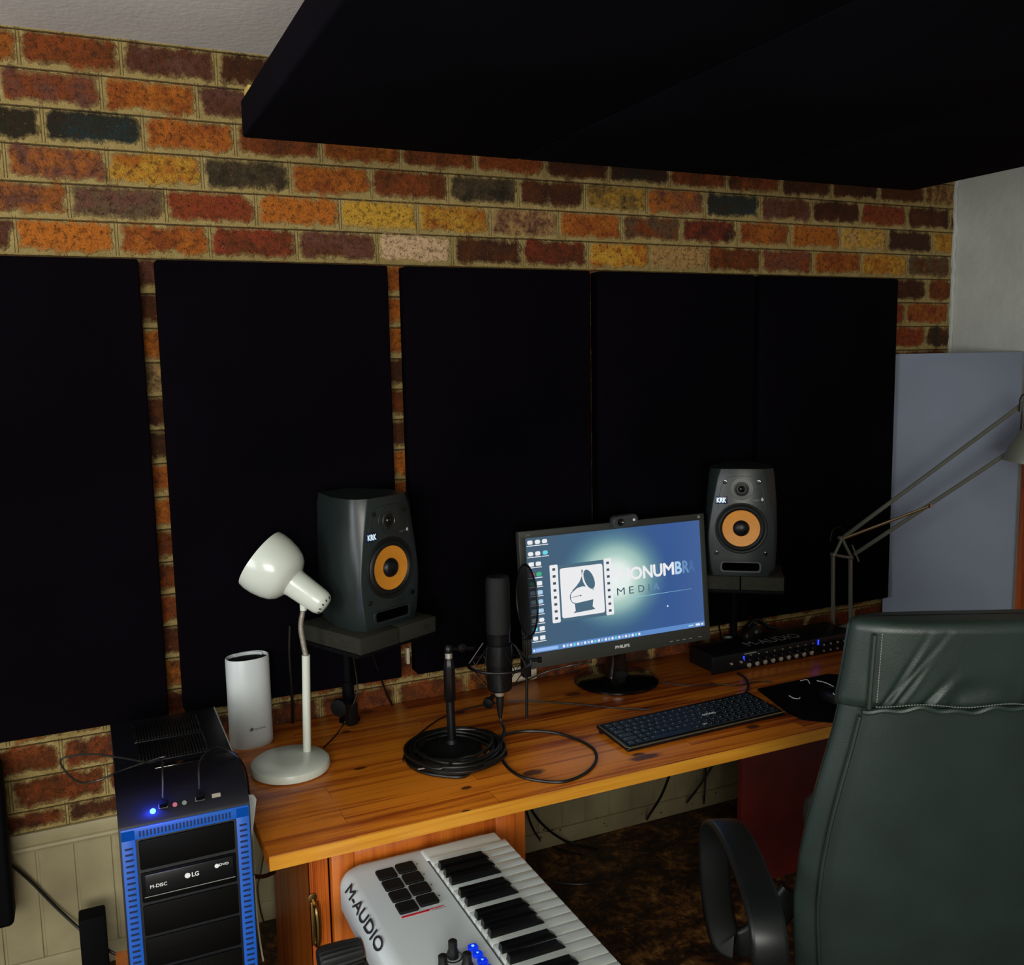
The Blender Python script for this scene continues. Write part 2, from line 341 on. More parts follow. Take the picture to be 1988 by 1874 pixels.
for k in range(nrow):
    z1 = ZC-k*HC; z0 = max(z1-HC, 0.412); 
    if z1 <= 0.413: break
    x0, tints = ROWS.get(k, (0.116*(k % 2)+rng.uniform(-.008, .008), []))
    i0 = -int((x0+2.2)/LB)-1; i = i0
    while True:
        a = x0+i*LB; c = a+LB; i += 1
        if a >= XR: break
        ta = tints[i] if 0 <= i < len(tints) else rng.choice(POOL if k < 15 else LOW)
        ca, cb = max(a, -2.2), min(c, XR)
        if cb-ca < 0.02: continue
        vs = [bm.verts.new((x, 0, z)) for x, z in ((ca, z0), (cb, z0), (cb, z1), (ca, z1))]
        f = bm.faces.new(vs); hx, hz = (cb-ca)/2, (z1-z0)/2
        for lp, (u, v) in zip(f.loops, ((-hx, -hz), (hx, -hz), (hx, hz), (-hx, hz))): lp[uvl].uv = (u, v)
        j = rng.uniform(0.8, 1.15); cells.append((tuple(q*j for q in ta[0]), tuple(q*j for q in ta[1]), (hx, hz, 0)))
me = bpy.data.meshes.new('wall_back'); bm.to_mesh(me); bm.free()
for nm, ix in (('tint', 0), ('tint2', 1)):
    A = me.attributes.new(nm, 'FLOAT_COLOR', 'FACE')
    for f, c in enumerate(cells): A.data[f].color = (*c[ix], 1)
A = me.attributes.new('half', 'FLOAT_VECTOR', 'FACE')
for f, c in enumerate(cells): A.data[f].vector = c[2]
me.materials.append(BRICK); wb = bpy.data.objects.new('wall_back', me); C.objects.link(wb); wb['kind'] = 'structure'
b = B(); b.box((-2.2, 0.002, 0), (XR, 0.1, ZC)); struct('backing', b, 'dado_paint', wb, smooth=0)
b = B(); b.box((XR, -4.6, 0), (XR+0.1, 0.1, ZC))
struct('wall_right', b, 'right_plaster', smooth=0)
# ragged plaster edge down the corner
b = B(); zz = 0.6
pts = []
for i in range(70): pts.append((XR-0.004, -0.003, 0.5+i*0.028))
b.tube([(x+rng.uniform(-.004, .004), y, z) for x, y, z in pts], lambda t_: 0.006+0.004*abs(math.sin(t_*97)), 6, 2)
struct('trim_1', b, 'right_plaster')
b = B(); b.tube([(XR+.001, -0.50, 1.90), (XR+.001, -0.44, 1.84), (XR+.001, -0.37, 1.78), (XR+.001, -0.335, 1.70)], 0.0022, 5, 4); struct('crack', b, 'grey_ink', bpy.data.objects['wall_right'])
b = B(); b.box((-2.3, -4.6, 0), (-2.2, 0.1, 1.0)); b.box((-2.3, -4.6, 2.1), (-2.2, 0.1, ZC)); b.box((-2.3, -4.6, 1.0), (-2.2, -2.6, 2.1)); b.box((-2.3, -1.2, 1.0), (-2.2, 0.1, 2.1)); struct('wall_left', b, 'right_plaster', smooth=0)
b = B(); b.box((-2.2, -4.7, 0), (XR, -4.6, 0.8)); b.box((-2.2, -4.7, 2.1), (XR, -4.6, ZC)); b.box((-2.2, -4.7, 0.8), (-1.65, -4.6, 2.1)); b.box((0.15, -4.7, 0.8), (XR, -4.6, 2.1)); struct('wall_front', b, 'right_plaster', smooth=0)
for nm, lo, hi in (('window_1', (-1.65, -4.68, 0.8), (0.15, -4.62, 2.1)), ('window_2', (-2.28, -2.6, 1.0), (-2.22, -1.2, 2.1))):
    wx = nm == 'window_1'; b = B(); L_, H_ = Vector(lo), Vector(hi)
    ax = 0 if wx else 1
    for f0 in (0, 0.5, 1):
        c = L_[ax]+(H_[ax]-L_[ax])*f0; l2, h2 = L_.copy(), H_.copy(); l2[ax] = max(L_[ax], c-.025); h2[ax] = min(H_[ax], c+.025); b.box(l2, h2)
    for z in (L_.z, H_.z-.05): l2, h2 = L_.copy(), H_.copy(); l2.z = z; h2.z = z+.05; b.box(l2, h2)
    wf = struct(nm, b, 'white_plastic', smooth=0)
    g = B(); l2, h2 = L_.copy(), H_.copy(); o_ = 1-ax; mid = (L_[o_]+H_[o_])/2; l2[o_] = mid-.003; h2[o_] = mid+.003; g.box(l2, h2); struct('window_pane', g, 'glass_pane', wf, smooth=0)
# painted boarding below the bricks
b = B(); b.box((-2.2, -0.008, 0.055), (XR, 0.0, 0.372))
for i in range(60):
    x = -2.2+i*0.0925
    if x < XR-.1: b.box((x+0.003, -0.011, 0.055), (x+0.0895, -0.004, 0.372), 0.002, seg=1)
struct('wall_panelling', b, 'dado_paint'); bpy.data.objects['wall_panelling'].name = 'trim_2'
b = B(); b.box((-2.2, -0.014, 0.378), (XR, 0.0, 0.414), 0.003); b.tube([(-2.2, -0.014, 0.372), (XR, -0.014, 0.372)], 0.009, 8, 0); struct('trim_3', b, 'dado_paint')
b = B(); b.box((-2.2, -0.018, 0.0), (XR, 0.0, 0.060), 0.004)
struct('baseboard_back', b, 'dado_paint')
b = B()
for i in range(46): x = rng.uniform(-.1, 2.3) if i < 40 else rng.uniform(1.3, 1.8); z = rng.uniform(.01, .075); s_ = rng.uniform(.0015, .0045); b.box((x, -0.0195, z), (x+s_*1.6, -0.0175, z+s_))
struct('chips', b, 'black_ink', bpy.data.objects['baseboard_back'])
# wooden door casing on the right wall
PINE = wood_material('casing_pine', (0.13, 0.018, 0.003), (0.30, 0.06, 0.008), (0.42, 0.11, 0.015), axis=2, joints=False)
b = B(); b.box((XR-0.025, -0.435, 0), (XR, -0.350, 1.969), 0.006); b.box((XR-0.025, -1.42, 0), (XR, -1.335, 1.969), 0.006); b.box((XR-0.025, -1.42, 1.97), (XR, -0.350, 2.055), 0.006)
dr = struct('door_1', b, PINE)
b = B(); b.box((XR-0.012, -1.335, 0.01), (XR, -0.435, 1.97)); dl = struct('door_leaf', b, PINE, dr, smooth=0)
b = B(); b.cyl((XR-0.012, -1.27, 1.0), (XR-0.05, -1.27, 1.0), 0.009); b.tube([(XR-.05, -1.27, 1.0), (XR-.055, -1.2, 1.0), (XR-.05, -1.15, 1.0)], 0.008, 8, 4); struct('door_handle', b, 'brass_dark', dr)
# ================================================================== ACOUSTIC PANELS
px_ = [(-0.345, 0.276, 'leftmost black acoustic panel on the brick wall, running off the photo\'s edge'),
       (0.316, 0.937, 'black acoustic panel on bricks behind the white desk lamp, between two brick gaps'),
       (0.986, 1.597, 'black acoustic panel on bricks, middle one, directly right of the left speaker'),
       (1.627, 2.243, 'black acoustic panel on the wall behind the monitor\'s right half and right speaker'),
       (2.270, 2.908, 'rightmost black acoustic panel on the bricks, next to the blue-grey board')]
for x0, x1, lab in px_:
    o = thing('acoustic_panel', lab, 'acoustic panel', ((x0+x1)/2, -0.003, 0.69), 0, 'black acoustic panels in a row on the brick wall'); w_ = (x1-x0)/2
    z0 = 0.69 if x0 < 1.9 else 0.688
    b = B(); b.box((-w_, -0.062, 0), (w_, -0.004, 1.212), 0.006, seg=3)
    # slightly sagging cloth face
    obj('fabric_cover', b, 'black_fabric', o)
    b = B(); b.box((-w_+.06, -0.0045, 0.06), (w_-.06, 0.001, 0.10)); b.box((-w_+.06, -0.0045, 1.10), (w_-.06, 0.001, 1.15)); b.box((-w_+.06, -0.0045, .10), (-w_+.10, 0.001, 1.10)); b.box((w_-.10, -0.0045, .10), (w_-.06, 0.001, 1.10))
    obj('frame', b, PINE, o)
b = B(); b.box((0.966, -0.026, 0.715), (0.976, -0.006, 0.765), 0.002); tag(obj('mounting_bracket', b, 'socket_white'), 'small pale bracket on bricks at bottom left corner of the middle panel', 'bracket')
# ceiling cloud
cz = 2.09
for i, lab in enumerate(('leftmost of the three black panels hung below the ceiling', 'middle one of the three black panels hung below the ceiling', 'rightmost of the three black panels hung below the ceiling')):
    x0 = 0.453+i*0.626; o = thing('ceiling_panel', lab, 'acoustic panel', (x0+0.313, -1.245, cz), 0, 'black panels hanging below the ceiling')
    b = B(); b.box((-0.3125, -0.605, 0.0), (0.3125, 0.605, 0.074), 0.006, seg=3); obj('fabric_cover', b, 'cloud_fabric', o)
    b = B(); b.box((-0.305, 0.555, 0.074), (0.305, 0.598, 0.092)); b.box((-0.305, -0.598, 0.074), (0.305, -0.555, 0.092)); b.box((-0.20, -0.555, .074), (-0.16, 0.555, .088)); b.box((0.16, -0.555, .074), (0.20, 0.555, .088))
    obj('frame', b, 'gold_pine' if 'gold_pine' in MATS else mat('gold_pine', (0.55, 0.38, 0.10), 0.6), o)
    for sx in (-.18, .18):
        for sy_ in (-.5, .5):
            b = B(); b.cyl((sx, sy_, 0.095), (sx, sy_, ZC-cz), 0.0025, seg=6); b.lathe([(0.002, 0), (0.012, 0.001), (0.012, 0.006)], Matrix.Translation((sx, sy_, ZC-cz-.006)), 10); obj('hanging_wire', b, 'steel', o)
# diagonal board across the corner
A0, A1 = Vector((2.914, -0.030, 0)), Vector((3.243, -0.338, 0)); dr_ = (A1-A0).normalized(); nn = Vector((dr_.y, -dr_.x, 0)); nn = nn if nn.y > 0 else -nn
b = B(); Mb = Matrix(((dr_.x, nn.x, 0, A0.x), (dr_.y, nn.y, 0, A0.y), (0, 0, 1, 0), (0, 0, 0, 1)))
b.box((0, 0, 0), ((A1-A0).length, 0.012, 1.626), 0.002, M=Mb)
tag(obj('corner_board', b, 'blue_grey_board'), 'tall smooth blue-grey board standing across the right corner of the room', 'board')
# ================================================================== DESK
kn = [at(x, y, 2, ZD) for x, y in ((1035, 1500), (712, 1382), (672, 1421), (1112, 1348), (1300, 1492), (1462, 1411), (1253, 1470), (894, 1384), (1240, 1465), (700, 1492), (905, 1530), (905, 1575))]
ks = (.022, .018, .014, .018, .019, .015, .019, .012, .012, .010, .010, .007); kst = (1.8, 1.5, 1.2, 1.8, 1.2, 1.8, 3.0, 1.6, 2, 2, 2, 2)
WOOD = wood_material('desk_pine_top', (0.060, 0.0065, 0.0006), (0.29, 0.053, 0.0028), (0.60, 0.180, 0.011), strip=0.068, length=0.95, grain=1.3, coat=0.06, rough=0.36, knots=[(p.x, p.y, r_, s_) for p, r_, s_ in zip(kn, ks, kst)])
EDGE = wood_material('desk_pine_edge', (0.42, 0.15, 0.012), (0.62, 0.26, 0.022), (0.75, 0.38, 0.04), strip=0.013, length=0.7, joints=False)
desk = thing('desk', 'long varnished pine desk standing against the brick wall', 'desk', (0, 0, 0))
XD0, XD1, YF = 0.409, 2.86, -0.753
b = B(); b.box((XD0, YF+.0015, ZD-0.033), (XD1, -0.004, ZD), 0.0025); dt = obj('desktop', b, WOOD, desk)
b = B(); b.box((XD0+.001, YF, ZD-0.0325), (XD1, YF+0.0016, ZD-.0008)); obj('front_edge', b, EDGE, dt, smooth=0)
CAB = wood_material('cabinet_pine', (0.30, 0.048, 0.003), (0.48, 0.11, 0.008), (0.60, 0.18, 0.016), axis=2, joints=False, rough=0.4)
# left pedestal with panelled door
zt = ZD-.033
b = B(); b.box((0.503, -0.700, 0), (0.521, -0.225, zt)); b.box((1.018, -0.700, 0), (1.036, -0.225, zt)); b.box((0.521, -0.235, 0), (1.018, -0.225, zt)); b.box((.521, -.7, 0), (1.018, -.225, .05))
b.box((0.503, -0.7005, 0), (0.545, -0.69, zt)); b.box((1.0, -0.7005, 0), (1.036, -0.69, zt))
for i in range(4): b.cyl((0.509+i*0.0085, -0.7005, 0.0), (0.509+i*0.0085, -0.7005, zt), 0.0028, seg=6)
ped = obj('pedestal', b, CAB, desk)
b = B(); b.box((0.548, -0.715, 0.03), (0.998, -0.700, 0.545), 0.003)
dcx, dcz = .773, .29
b.mi = 0
for (lo, hi) in (((0.548, -0.726, 0.03), (0.60, -0.713, 0.545)), ((0.946, -0.726, 0.03), (0.998, -0.713, 0.545)), ((0.60, -0.726, 0.03), (0.946, -0.713, 0.082)), ((0.60, -0.726, 0.503), (0.946, -0.713, 0.545))): b.box(lo, hi, 0.003)
b.loft([[(.608+k, y, .090+k), (.938-k, y, .090+k), (.938-k, y, .495-k), (.608+k, y, .495-k)] for k, y in ((0, -.7125), (.004, -.7135), (.036, -.7235), (.038, -.7235))])
door = obj('door', b, CAB, ped)
hz = 0.36
hp = at(612, 1792, 1, -.703)
b = B(); b.lathe([(0.010, 0), (0.010, 0.003), (.007, .004)], frame((hp.x-.004, -0.7035, hp.z+.062), (0, -1, 0)), 14); b.box((hp.x-.009, -.707, hp.z-.052), (hp.x+.009, -.7035, hp.z+.052), 0.001)
b.tube([(hp.x, -.705, hp.z+.048), (hp.x, -.725, hp.z+.04), (hp.x+.001, -.730, hp.z), (hp.x, -.725, hp.z-.04), (hp.x, -.705, hp.z-.048)], 0.0055, 8, 5)
obj('drop_handle', b, 'brass_dark', ped, label='dark brass handle with keyhole plate')
b = B(); b.box((1.857, -0.505, 0), (2.50, -0.485, zt), 0.001); obj('leg_panel', b, 'red_wood', desk, label='dark red-brown upright board under the right half')
b = B(); b.box((2.50, -0.70, 0), (2.518, -0.05, zt), 0.001); obj('leg_panel', b, 'red_wood', desk)
# ================================================================== WHITE DESK LAMP
bc = at(562, 1478, 2, ZD+.0); lx, ly = 0.543, -0.333
lamp = thing('desk_lamp', 'white gooseneck desk lamp with round base, head tilted up to the left', 'lamp', (lx, ly, ZD))
b = B(); b.lathe([(0.090, 0.0), (0.099, 0.004), (0.1015, 0.013), (0.099, 0.023), (0.091, 0.029), (0.04, 0.031), (0.001, 0.0312)], Matrix.Translation((0, 0, 0.0)), 56); obj('base', b, 'white_enamel', lamp)
st0 = Vector((0.050, 0.028, 0.03)); st1 = at(594, 1272, 1, ly+.02)-Vector((lx, ly, ZD))
b = B(); b.cyl(st0, st1, 0.0105, 0.0105, 20); obj('stem', b, 'white_enamel', lamp)
g0 = st1; gp = [at(x, y, 1, ly+.02)-Vector((lx, ly, ZD)) for x, y in ((594, 1275), (588, 1245), (584, 1215), (589, 1182))]
P = spline(gp, 20); b = B(); L_ = [0]
for p, q in zip(P, P[1:]): L_.append(L_[-1]+(q-p).length)
P = [Vector([np.interp(k/300, np.array(L_)/L_[-1], [p[c] for p in P]) for c in range(3)]) for k in range(301)]
b.tube(P, lambda t_: 0.0062+0.0013*math.sin(t_*37*2*PI), 12, 0)
bb = b; obj('gooseneck', b, 'steel', lamp)
hd0 = at(626, 1172, 1, ly-.005)-Vector((lx, ly, ZD)); hd1 = at(508, 1086, 1, ly+.085)-Vector((lx, ly, ZD))
ax_ = (hd1-hd0).normalized(); HM = frame(hd0, ax_)
b = B(); b.cyl(gp[-1]-Vector((0, 0, .004)), gp[-1]+Vector((0, 0, .022)), .009); prof = [(0.001, -0.014), (0.020, -0.012), (0.029, -0.004), (0.0325, 0.006), (0.034, 0.03), (0.0365, 0.086), (0.0385, 0.094), (0.047, 0.098), (0.060, 0.105), (0.071, 0.118), (0.079, 0.138), (0.084, 0.163), (0.085, 0.184), (0.083, 0.200), (0.081, 0.200), (0.080, 0.18), (0.060, 0.125), (0.03, 0.10), (0.001, 0.098)]
b.lathe(prof, HM, 48, cap=False)
sh = obj('lamp_shade', b, 'white_enamel', lamp)
b = B()
for i in range(12):
    a = 2*PI*i/12; R = Matrix.Rotation(a, 4, 'Z'); Mh = HM @ R @ Matrix.Translation((0.0262, 0, -0.0070)) @ Matrix.Rotation(-0.75, 4, 'Y'); b.box((-0.0035, -0.0018, -.001), (0.0035, 0.0018, .0014), .0008, M=Mh, seg=1)
obj('vent_hole', b, 'black_ink', sh)
# ================================================================== ROUTER
rx_, ry_ = 0.482, -0.112
ro = thing('mesh_router', 'tall white oval mesh router standing at the left end of the desk', 'router', (rx_, ry_, ZD), 0.12)
def oval(a, bb_, z, n=48, k=2.3): return [(a*math.copysign(abs(math.cos(2*PI*i/n))**(2/k), math.cos(2*PI*i/n)), bb_*math.copysign(abs(math.sin(2*PI*i/n))**(2/k), math.sin(2*PI*i/n)), z) for i in range(n)]
A_, B_, Hh = 0.0585, 0.044, 0.250
b = B(); b.loft([oval(A_*.93, B_*.93, 0), oval(A_, B_, 0.006), oval(A_, B_, Hh-.004), oval(A_*.975, B_*.97, Hh), oval(A_*.945, B_*.93, Hh), oval(A_*.94, B_*.92, Hh-.012)], cap=True)
sh = obj('shell', b, 'white_plastic', ro)
b = B(); b.loft([oval(A_*.935, B_*.915, Hh-.0115), oval(A_*.935, B_*.915, Hh-.009)]); obj('top_grille', b, 'black_matte', ro)
b = B()
for i in range(15):
    a = 0.55+i*0.10; x, y = A_*.9*math.cos(a), B_*.9*math.sin(a); b.box((-.0018, -.004, 0), (.0018, .004, .009), M=Matrix.Translation((x, y, Hh-.0095)) @ Matrix.Rotation(a, 4, 'Z'))
obj('comb_rib', b, 'white_plastic', ro)
b = B(); FM = Matrix.Translation((0.004, -B_*.985, .056)) @ Matrix.Rotation(PI/2, 4, 'X')
b.text('tp-link', FM @ Matrix.Translation((.009, 0, .0016)), h=.0085, w=.030); b.lathe([(.0048, 0), (.0048, .0006)], FM @ Matrix.Translation((-.0135, .001, .0004)), 16); b.box((-.0215, -.0016, .0004), (-.013, .0006, .0012), M=FM); b.box((-.018, -.006, .0004), (-.0158, .0035, .0012), M=FM)
obj('logo', b, 'grey_ink', sh)
# ================================================================== SPEAKERS
def make_speaker(label, loc, rz):
    o = thing('studio_monitor', label, 'speaker', loc, rz, 'black studio monitors with orange cones')
    H, D = 0.345, 0.225; b = B(); rings = []
    for i in range(13):
        z = H*i/12; k = i/12
        w_ = 0.107+0.006*math.sin(PI*min(1, k*1.25))-0.008*max(0, k-.75)*4*.6          # half width
        wf_ = 0.099-0.033*max(0, (k-.40)/.6)**1.3-0.012*max(0, (.3-k)/.3)             # half width of front plate
        e = 0.004 if i in (0, 12) else 0
        w2 = w_-e; f2 = wf_-e; yf = -D/2+e; yb = D/2-e
        rings.append([(-w2*.52, yb, z), (-w2*.97, 0.0, z), (-w2, yf+.040, z), (-w2+.008, yf+.018, z), (-f2-.004, yf+.003, z), (-f2, yf, z), (f2, yf, z), (f2+.004, yf+.003, z), (w2-.008, yf+.018, z), (w2, yf+.040, z), (w2*.97, 0.0, z), (w2*.52, yb, z)])
    b.loft(rings)
    cab = obj('cabinet', b, 'speaker_black', o, smooth=50)
    F = Matrix.Translation((0, -D/2, 0)) @ Matrix.Rotation(PI/2, 4, 'X')   # local x right, y up, z out of the face
    def Fz(x, y): return F @ Matrix.Translation((x, y, 0))
    Wc = (0.0, 0.156)
    b = B(); b.lathe([(0.082, 0.0), (0.0815, 0.003), (0.078, 0.0045), (0.074, 0.003), (0.071, 0.006), (0.066, 0.0075), (0.060, 0.005), (0.0575, 0.001)], Fz(*Wc), 56, cap=False); wf = obj('woofer', b, 'rubber', o)
    b = B(); b.lathe([(0.0585, 0.002), (0.056, 0.0015), (0.026, -0.0)], Fz(*Wc) @ Matrix.Translation((0, 0, .001)), 56, cap=False); b.lathe([(0.0585, 0.0022), (.0575, .0032), (.0562, .0028)], Fz(*Wc), 56, cap=False); obj('cone', b, 'cone_orange', wf, label='orange speaker cone')
    b = B(); b.lathe([(0.026, .0012), (.024, .006), (.018, .0115), (.009, .0142), (.0005, .015)], Fz(*Wc), 36, cap=False); obj('dust_cap', b, 'black_plastic', wf)
    Tc = (0.0, 0.282)
    b = B(); b.lathe([(0.036, 0.0006), (.0355, .0012), (0.023, .0014), (.0215, 0.0035), (.019, .004), (.017, .0025), (.0165, .001)], Fz(*Tc), 40, cap=True); tw = obj('tweeter', b, 'speaker_black', o)
    b = B(); b.lathe([(.0168, .0014), (.0165, .0022), (.011, .0022), (.0105, .0035), (.007, .0065), (.0005, .008)], Fz(*Tc), 28, cap=False); obj('dome', b, 'black_gloss', tw)
    # thin outline of the baffle insert
    out = [(-.078, .215), (-.072, .267), (-.060, .303), (-.04, .320), (0, .323), (.04, .320), (.060, .303), (.072, .267), (.078, .215)]
    b = B(); b.tube([F @ Vector((x*.94, y, .0003)) for x, y in out], 0.0008, 5, 5); obj('baffle_line', b, 'black_ink', cab)
    for x, y in ((-.052, .304), (.052, .304), (-.076, .075), (.076, .075)): b = B(); b.lathe([(.0068, 0), (.0068, .0022), (.0045, .0024), (.004, .0008), (.0005, .0008)], Fz(x, y), 14); obj('screw', b, 'black_gloss', cab)
    b = B(); b.box((-.080, .234, 0), (-.044, .258, .0028), .001, M=F); bd = obj('badge', b, 'badge_blue', o, label='small lit brand badge')
    b = B(); b.text('KRK', Fz(-.062, .246), w=.028, h=.0145, ext=.0034, bold=.05); obj('badge_lettering', b, 'badge_lit', bd)
    b = B(); b.text('VXT', Fz(.045, .246), w=.020, h=.006, ext=.0006); b.mi = 1; b.text('6', Fz(.064, .250), w=.0065, h=.0095, ext=.0006, bold=.03); obj('model_lettering', b, ['grey_ink', 'white_ink'], cab)
    # port: raised lip, shade inside the slot put in as a flat black floor
    b = B(); pr = rrect(0.128, 0.034, 0.010, 5, 0, 0.031); pi_ = rrect(0.116, 0.026, 0.008, 5, 0, 0.032)
    b.loft([[F @ Vector((x, y, 0)) for x, y in pr], [F @ Vector((x*.99, y, .004)) for x, y in pr], [F @ Vector((x, y, .004)) for x, y in pi_], [F @ Vector((x, y, .0008)) for x, y in pi_]], cap=False)
    b.mi = 1; b.loft([[F @ Vector((x, y, .0008)) for x, y in pi_], [F @ Vector((x*.98, y, .0006)) for x, y in pi_]]); obj('bass_port', b, ['speaker_black', 'port_shade'], o)
    b = B(); b.box((-.05, D/2-.001, .04), (.05, D/2+.006, .28), .002); obj('amplifier_plate', b, 'black_matte', o)
    return o
SPK_L = (0.79, -0.245, 0.940); SPK_R = (2.045, -0.240, 0.932); RL, RR = math.radians(25), math.radians(-37)
# place by the middle of the front face
def ctr(fx, fy, rz): return (fx-0.1125*math.sin(rz), fy+0.1125*math.cos(rz))
fl = at(757, 1082, 1, -.345); fr = at(1439, 1012, 1, -.315)
cl = ctr(fl.x, fl.y, RL); cr = ctr(fr.x, fr.y, RR)
make_speaker('black studio monitor with orange cone, turned sideways beside the white lamp', (cl[0], cl[1], 0.938), RL)
s1 = make_speaker('black studio monitor with orange cone, facing forward right of the monitor screen', (cr[0], cr[1], 0.930), RR)
def make_stand(label, loc, rz, flip):
    o = thing('speaker_stand', label, 'speaker stand', (loc[0], loc[1], ZD), rz, 'speaker stands behind the desk')
    zt_ = loc[2]-ZD-.045; px2, py2 = loc[3]
    b = B(); b.box((-0.135, -0.13 if flip else -.11, zt_-.012), (0.135, 0.11 if flip else .08, zt_-.0005), .003); pl_ = obj('top_plate', b, 'black_matte', o)
    b = B(); b.cyl((px2, py2, 0.0), (px2, py2, zt_-.012), 0.012, seg=14); b.cyl((px2, py2, 0.0), (px2, py2, 0.12), 0.017 if flip else .013, seg=16); b.cyl((px2, py2, 0.0), (px2, py2, 0.008), 0.030, seg=24); b.box((min(px2, 0)-.018, min(py2, 0)-.018, zt_-.03), (max(px2, 0)+.018, max(py2, 0)+.018, zt_-.0122), .003); obj('pole', b, 'black_matte', o)
    b = B(); kx = -0.075 if flip else 0.05
    b.cyl((px2+kx*.3, py2-.02, 0.055), (px2+kx, py2-.05, 0.075), 0.008, seg=10); b.lathe([(.005, -.012), (.024, -.010), (.027, 0), (.024, .010), (.005, .012)], frame((px2+kx, py2-.052, .075), (kx, -.03, .004)), 20); b.box((px2-.035, py2-.045, .0), (px2+.0, py2-.02, .07), .008)
    obj('clamp_knob', b, 'black_plastic', pl_)
    return o
for (c_, z, rz, lab, fl_) in ((cl, .938, RL, 'black stand carrying the left speaker, knob clamp behind the lamp', True), (cr, .930, RR, 'black stand carrying the right speaker, behind the audio interface', False)):
    pw = Vector((c_[0]-.01, -0.075)) if fl_ else Vector((c_[0]+.10, -0.07)); d_ = pw-Vector(c_); lpx = d_.x*math.cos(-rz)-d_.y*math.sin(-rz); lpy = d_.x*math.sin(-rz)+d_.y*math.cos(-rz)
    make_stand(lab, (c_[0], c_[1], z, (lpx, lpy)), rz, fl_)
    o = thing('isolation_pad', 'grey foam wedge pad under the left speaker' if fl_ else 'grey foam wedge pad under the right speaker', 'foam pad', (c_[0], c_[1], z-.0445), rz, 'foam pads under the speakers')
    for i, (x0, x1) in enumerate(((-.135, -.002), (.002, .135))):
        b = B(); b.box((x0, -.140 if fl_ else -.115, 0), (x1, .115 if fl_ else .085, .044), .003); obj('foam_block', b, 'foam_grey', o)
    if fl_:
        b = B(); b.lathe([(.009, 0), (.009, .001), (.0005, .001)], frame((.098, -.1402, .022), (0, -1, 0)), 16); obj('round_mark', b, 'black_ink', o)
# ================================================================== MONITOR
mx0, mx1, mzt, mzb = 1.246, 1.902, 1.1330, 0.729
mo = thing('computer_monitor', 'wide black flat monitor with lit blue desktop picture on round stand', 'monitor', (1.615, -0.16, ZD))
SB = Vector((mx0, -0.285, mzb)); ex = Vector((1, -0.0, 0)).normalized(); ey = Vector((0, 0.040, mzt-mzb)).normalized(); ez = ex.cross(ey)
MM = Matrix(((ex.x, ey.x, ez.x, SB.x), (ex.y, ey.y, ez.y, SB.y), (ex.z, ey.z, ez.z, SB.z), (0, 0, 0, 1)))
Wm, Hm = mx1-mx0, math.hypot(.040, mzt-mzb)
sx0, sx1, sy0, sy1 = 0.022, Wm-0.020, 0.046, Hm-0.021
b = B()
def bx(*a, **k): b.box(*a, M=MM, **k)
bx((0, 0, -.018), (Wm, sy0, 0), bev=.002); bx((0, sy1, -.018), (Wm, Hm, 0), bev=.002); bx((0, sy0-.004, -.018), (sx0, sy1+.004, 0), bev=.002); bx((sx1, sy0-.004, -.018), (Wm, sy1+.004, 0), bev=.002)
bx((.003, .003, -.03), (Wm-.003, Hm-.003, -.010), bev=.004); bx((Wm*.2, Hm*.2, -.05), (Wm*.8, Hm*.8, -.03), bev=.008)
mat('bezel', (0.030, 0.032, 0.028), 0.5); mc = obj('casing', b, 'bezel', mo, local=False)
b = B(); b.text('PHILIPS', MM @ Matrix.Translation((Wm*.5, .024, 0)), w=.050, h=.009, ext=.0003, bold=.05); b.mi = 1
for i in range(5): b.box((Wm-.155+i*.024+(.012 if i == 4 else 0), .012, 0), (Wm-.143+i*.024+(.012 if i == 4 else 0), .0145, .0003), M=MM)
b.text('223V', MM @ Matrix.Translation((.03, Hm-.012, 0)), h=.005, ext=.0003); b.box((Wm-.026, Hm-.014, 0), (Wm-.016, Hm-.006, .0003), M=MM); obj('casing_lettering', b, ['white_ink', 'thread'], mc, local=False)
# picture on the display, laid out from the picture's own proportions
cor = [(165, 300), (1805, 140), (1850, 1125), (235, 1420)]; dst = [(0, 0), (1, 0), (1, 1), (0, 1)]
Aq = []; bq = []
for (x, y), (u, v) in zip(cor, dst): Aq += [[x, y, 1, 0, 0, 0, -u*x, -u*y], [0, 0, 0, x, y, 1, -v*x, -v*y]]; bq += [u, v]
hq = np.linalg.solve(np.array(Aq, float), np.array(bq, float))
def S(x, y):
    d_ = hq[6]*x+hq[7]*y+1; u = (hq[0]*x+hq[1]*y+hq[2])/d_; v = (hq[3]*x+hq[4]*y+hq[5])/d_
    return (sx0+u*(sx1-sx0), sy1-v*(sy1-sy0))
sm = newmat('screen_picture', 0.3); t = NT(sm); ob2 = t.n('ShaderNodeUVMap', uv_map='pic').outputs[0]; sp2 = t.n('ShaderNodeSeparateXYZ'); t.l(ob2, sp2.inputs[0])
dx = t.math('MULTIPLY', t.math('SUBTRACT', sp2.outputs[0], 0.475), 1.55); dy = t.math('SUBTRACT', sp2.outputs[1], 0.555)
dd = t.math('SQRT', t.math('ADD', t.math('MULTIPLY', dx, dx), t.math('MULTIPLY', dy, dy)))
gl = t.ramp(dd, [(0.0, (0.85, 0.93, 0.92)), (0.13, (0.78, 0.88, 0.84)), (0.22, (0.42, 0.62, 0.56)), (0.36, (0.14, 0.32, 0.36)), (0.52, (0.035, 0.11, 0.24))])
bg = t.ramp(sp2.outputs[0], [(0.0, (0.055, 0.11, 0.17)), (0.45, (0.04, 0.11, 0.22)), (0.8, (0.028, 0.09, 0.29)), (1.0, (0.045, 0.11, 0.30))])
fc = t.ramp(dd, [(0.27, (0, 0, 0)), (0.50, (1, 1, 1))]); cc = t.mix(fc, gl, bg)
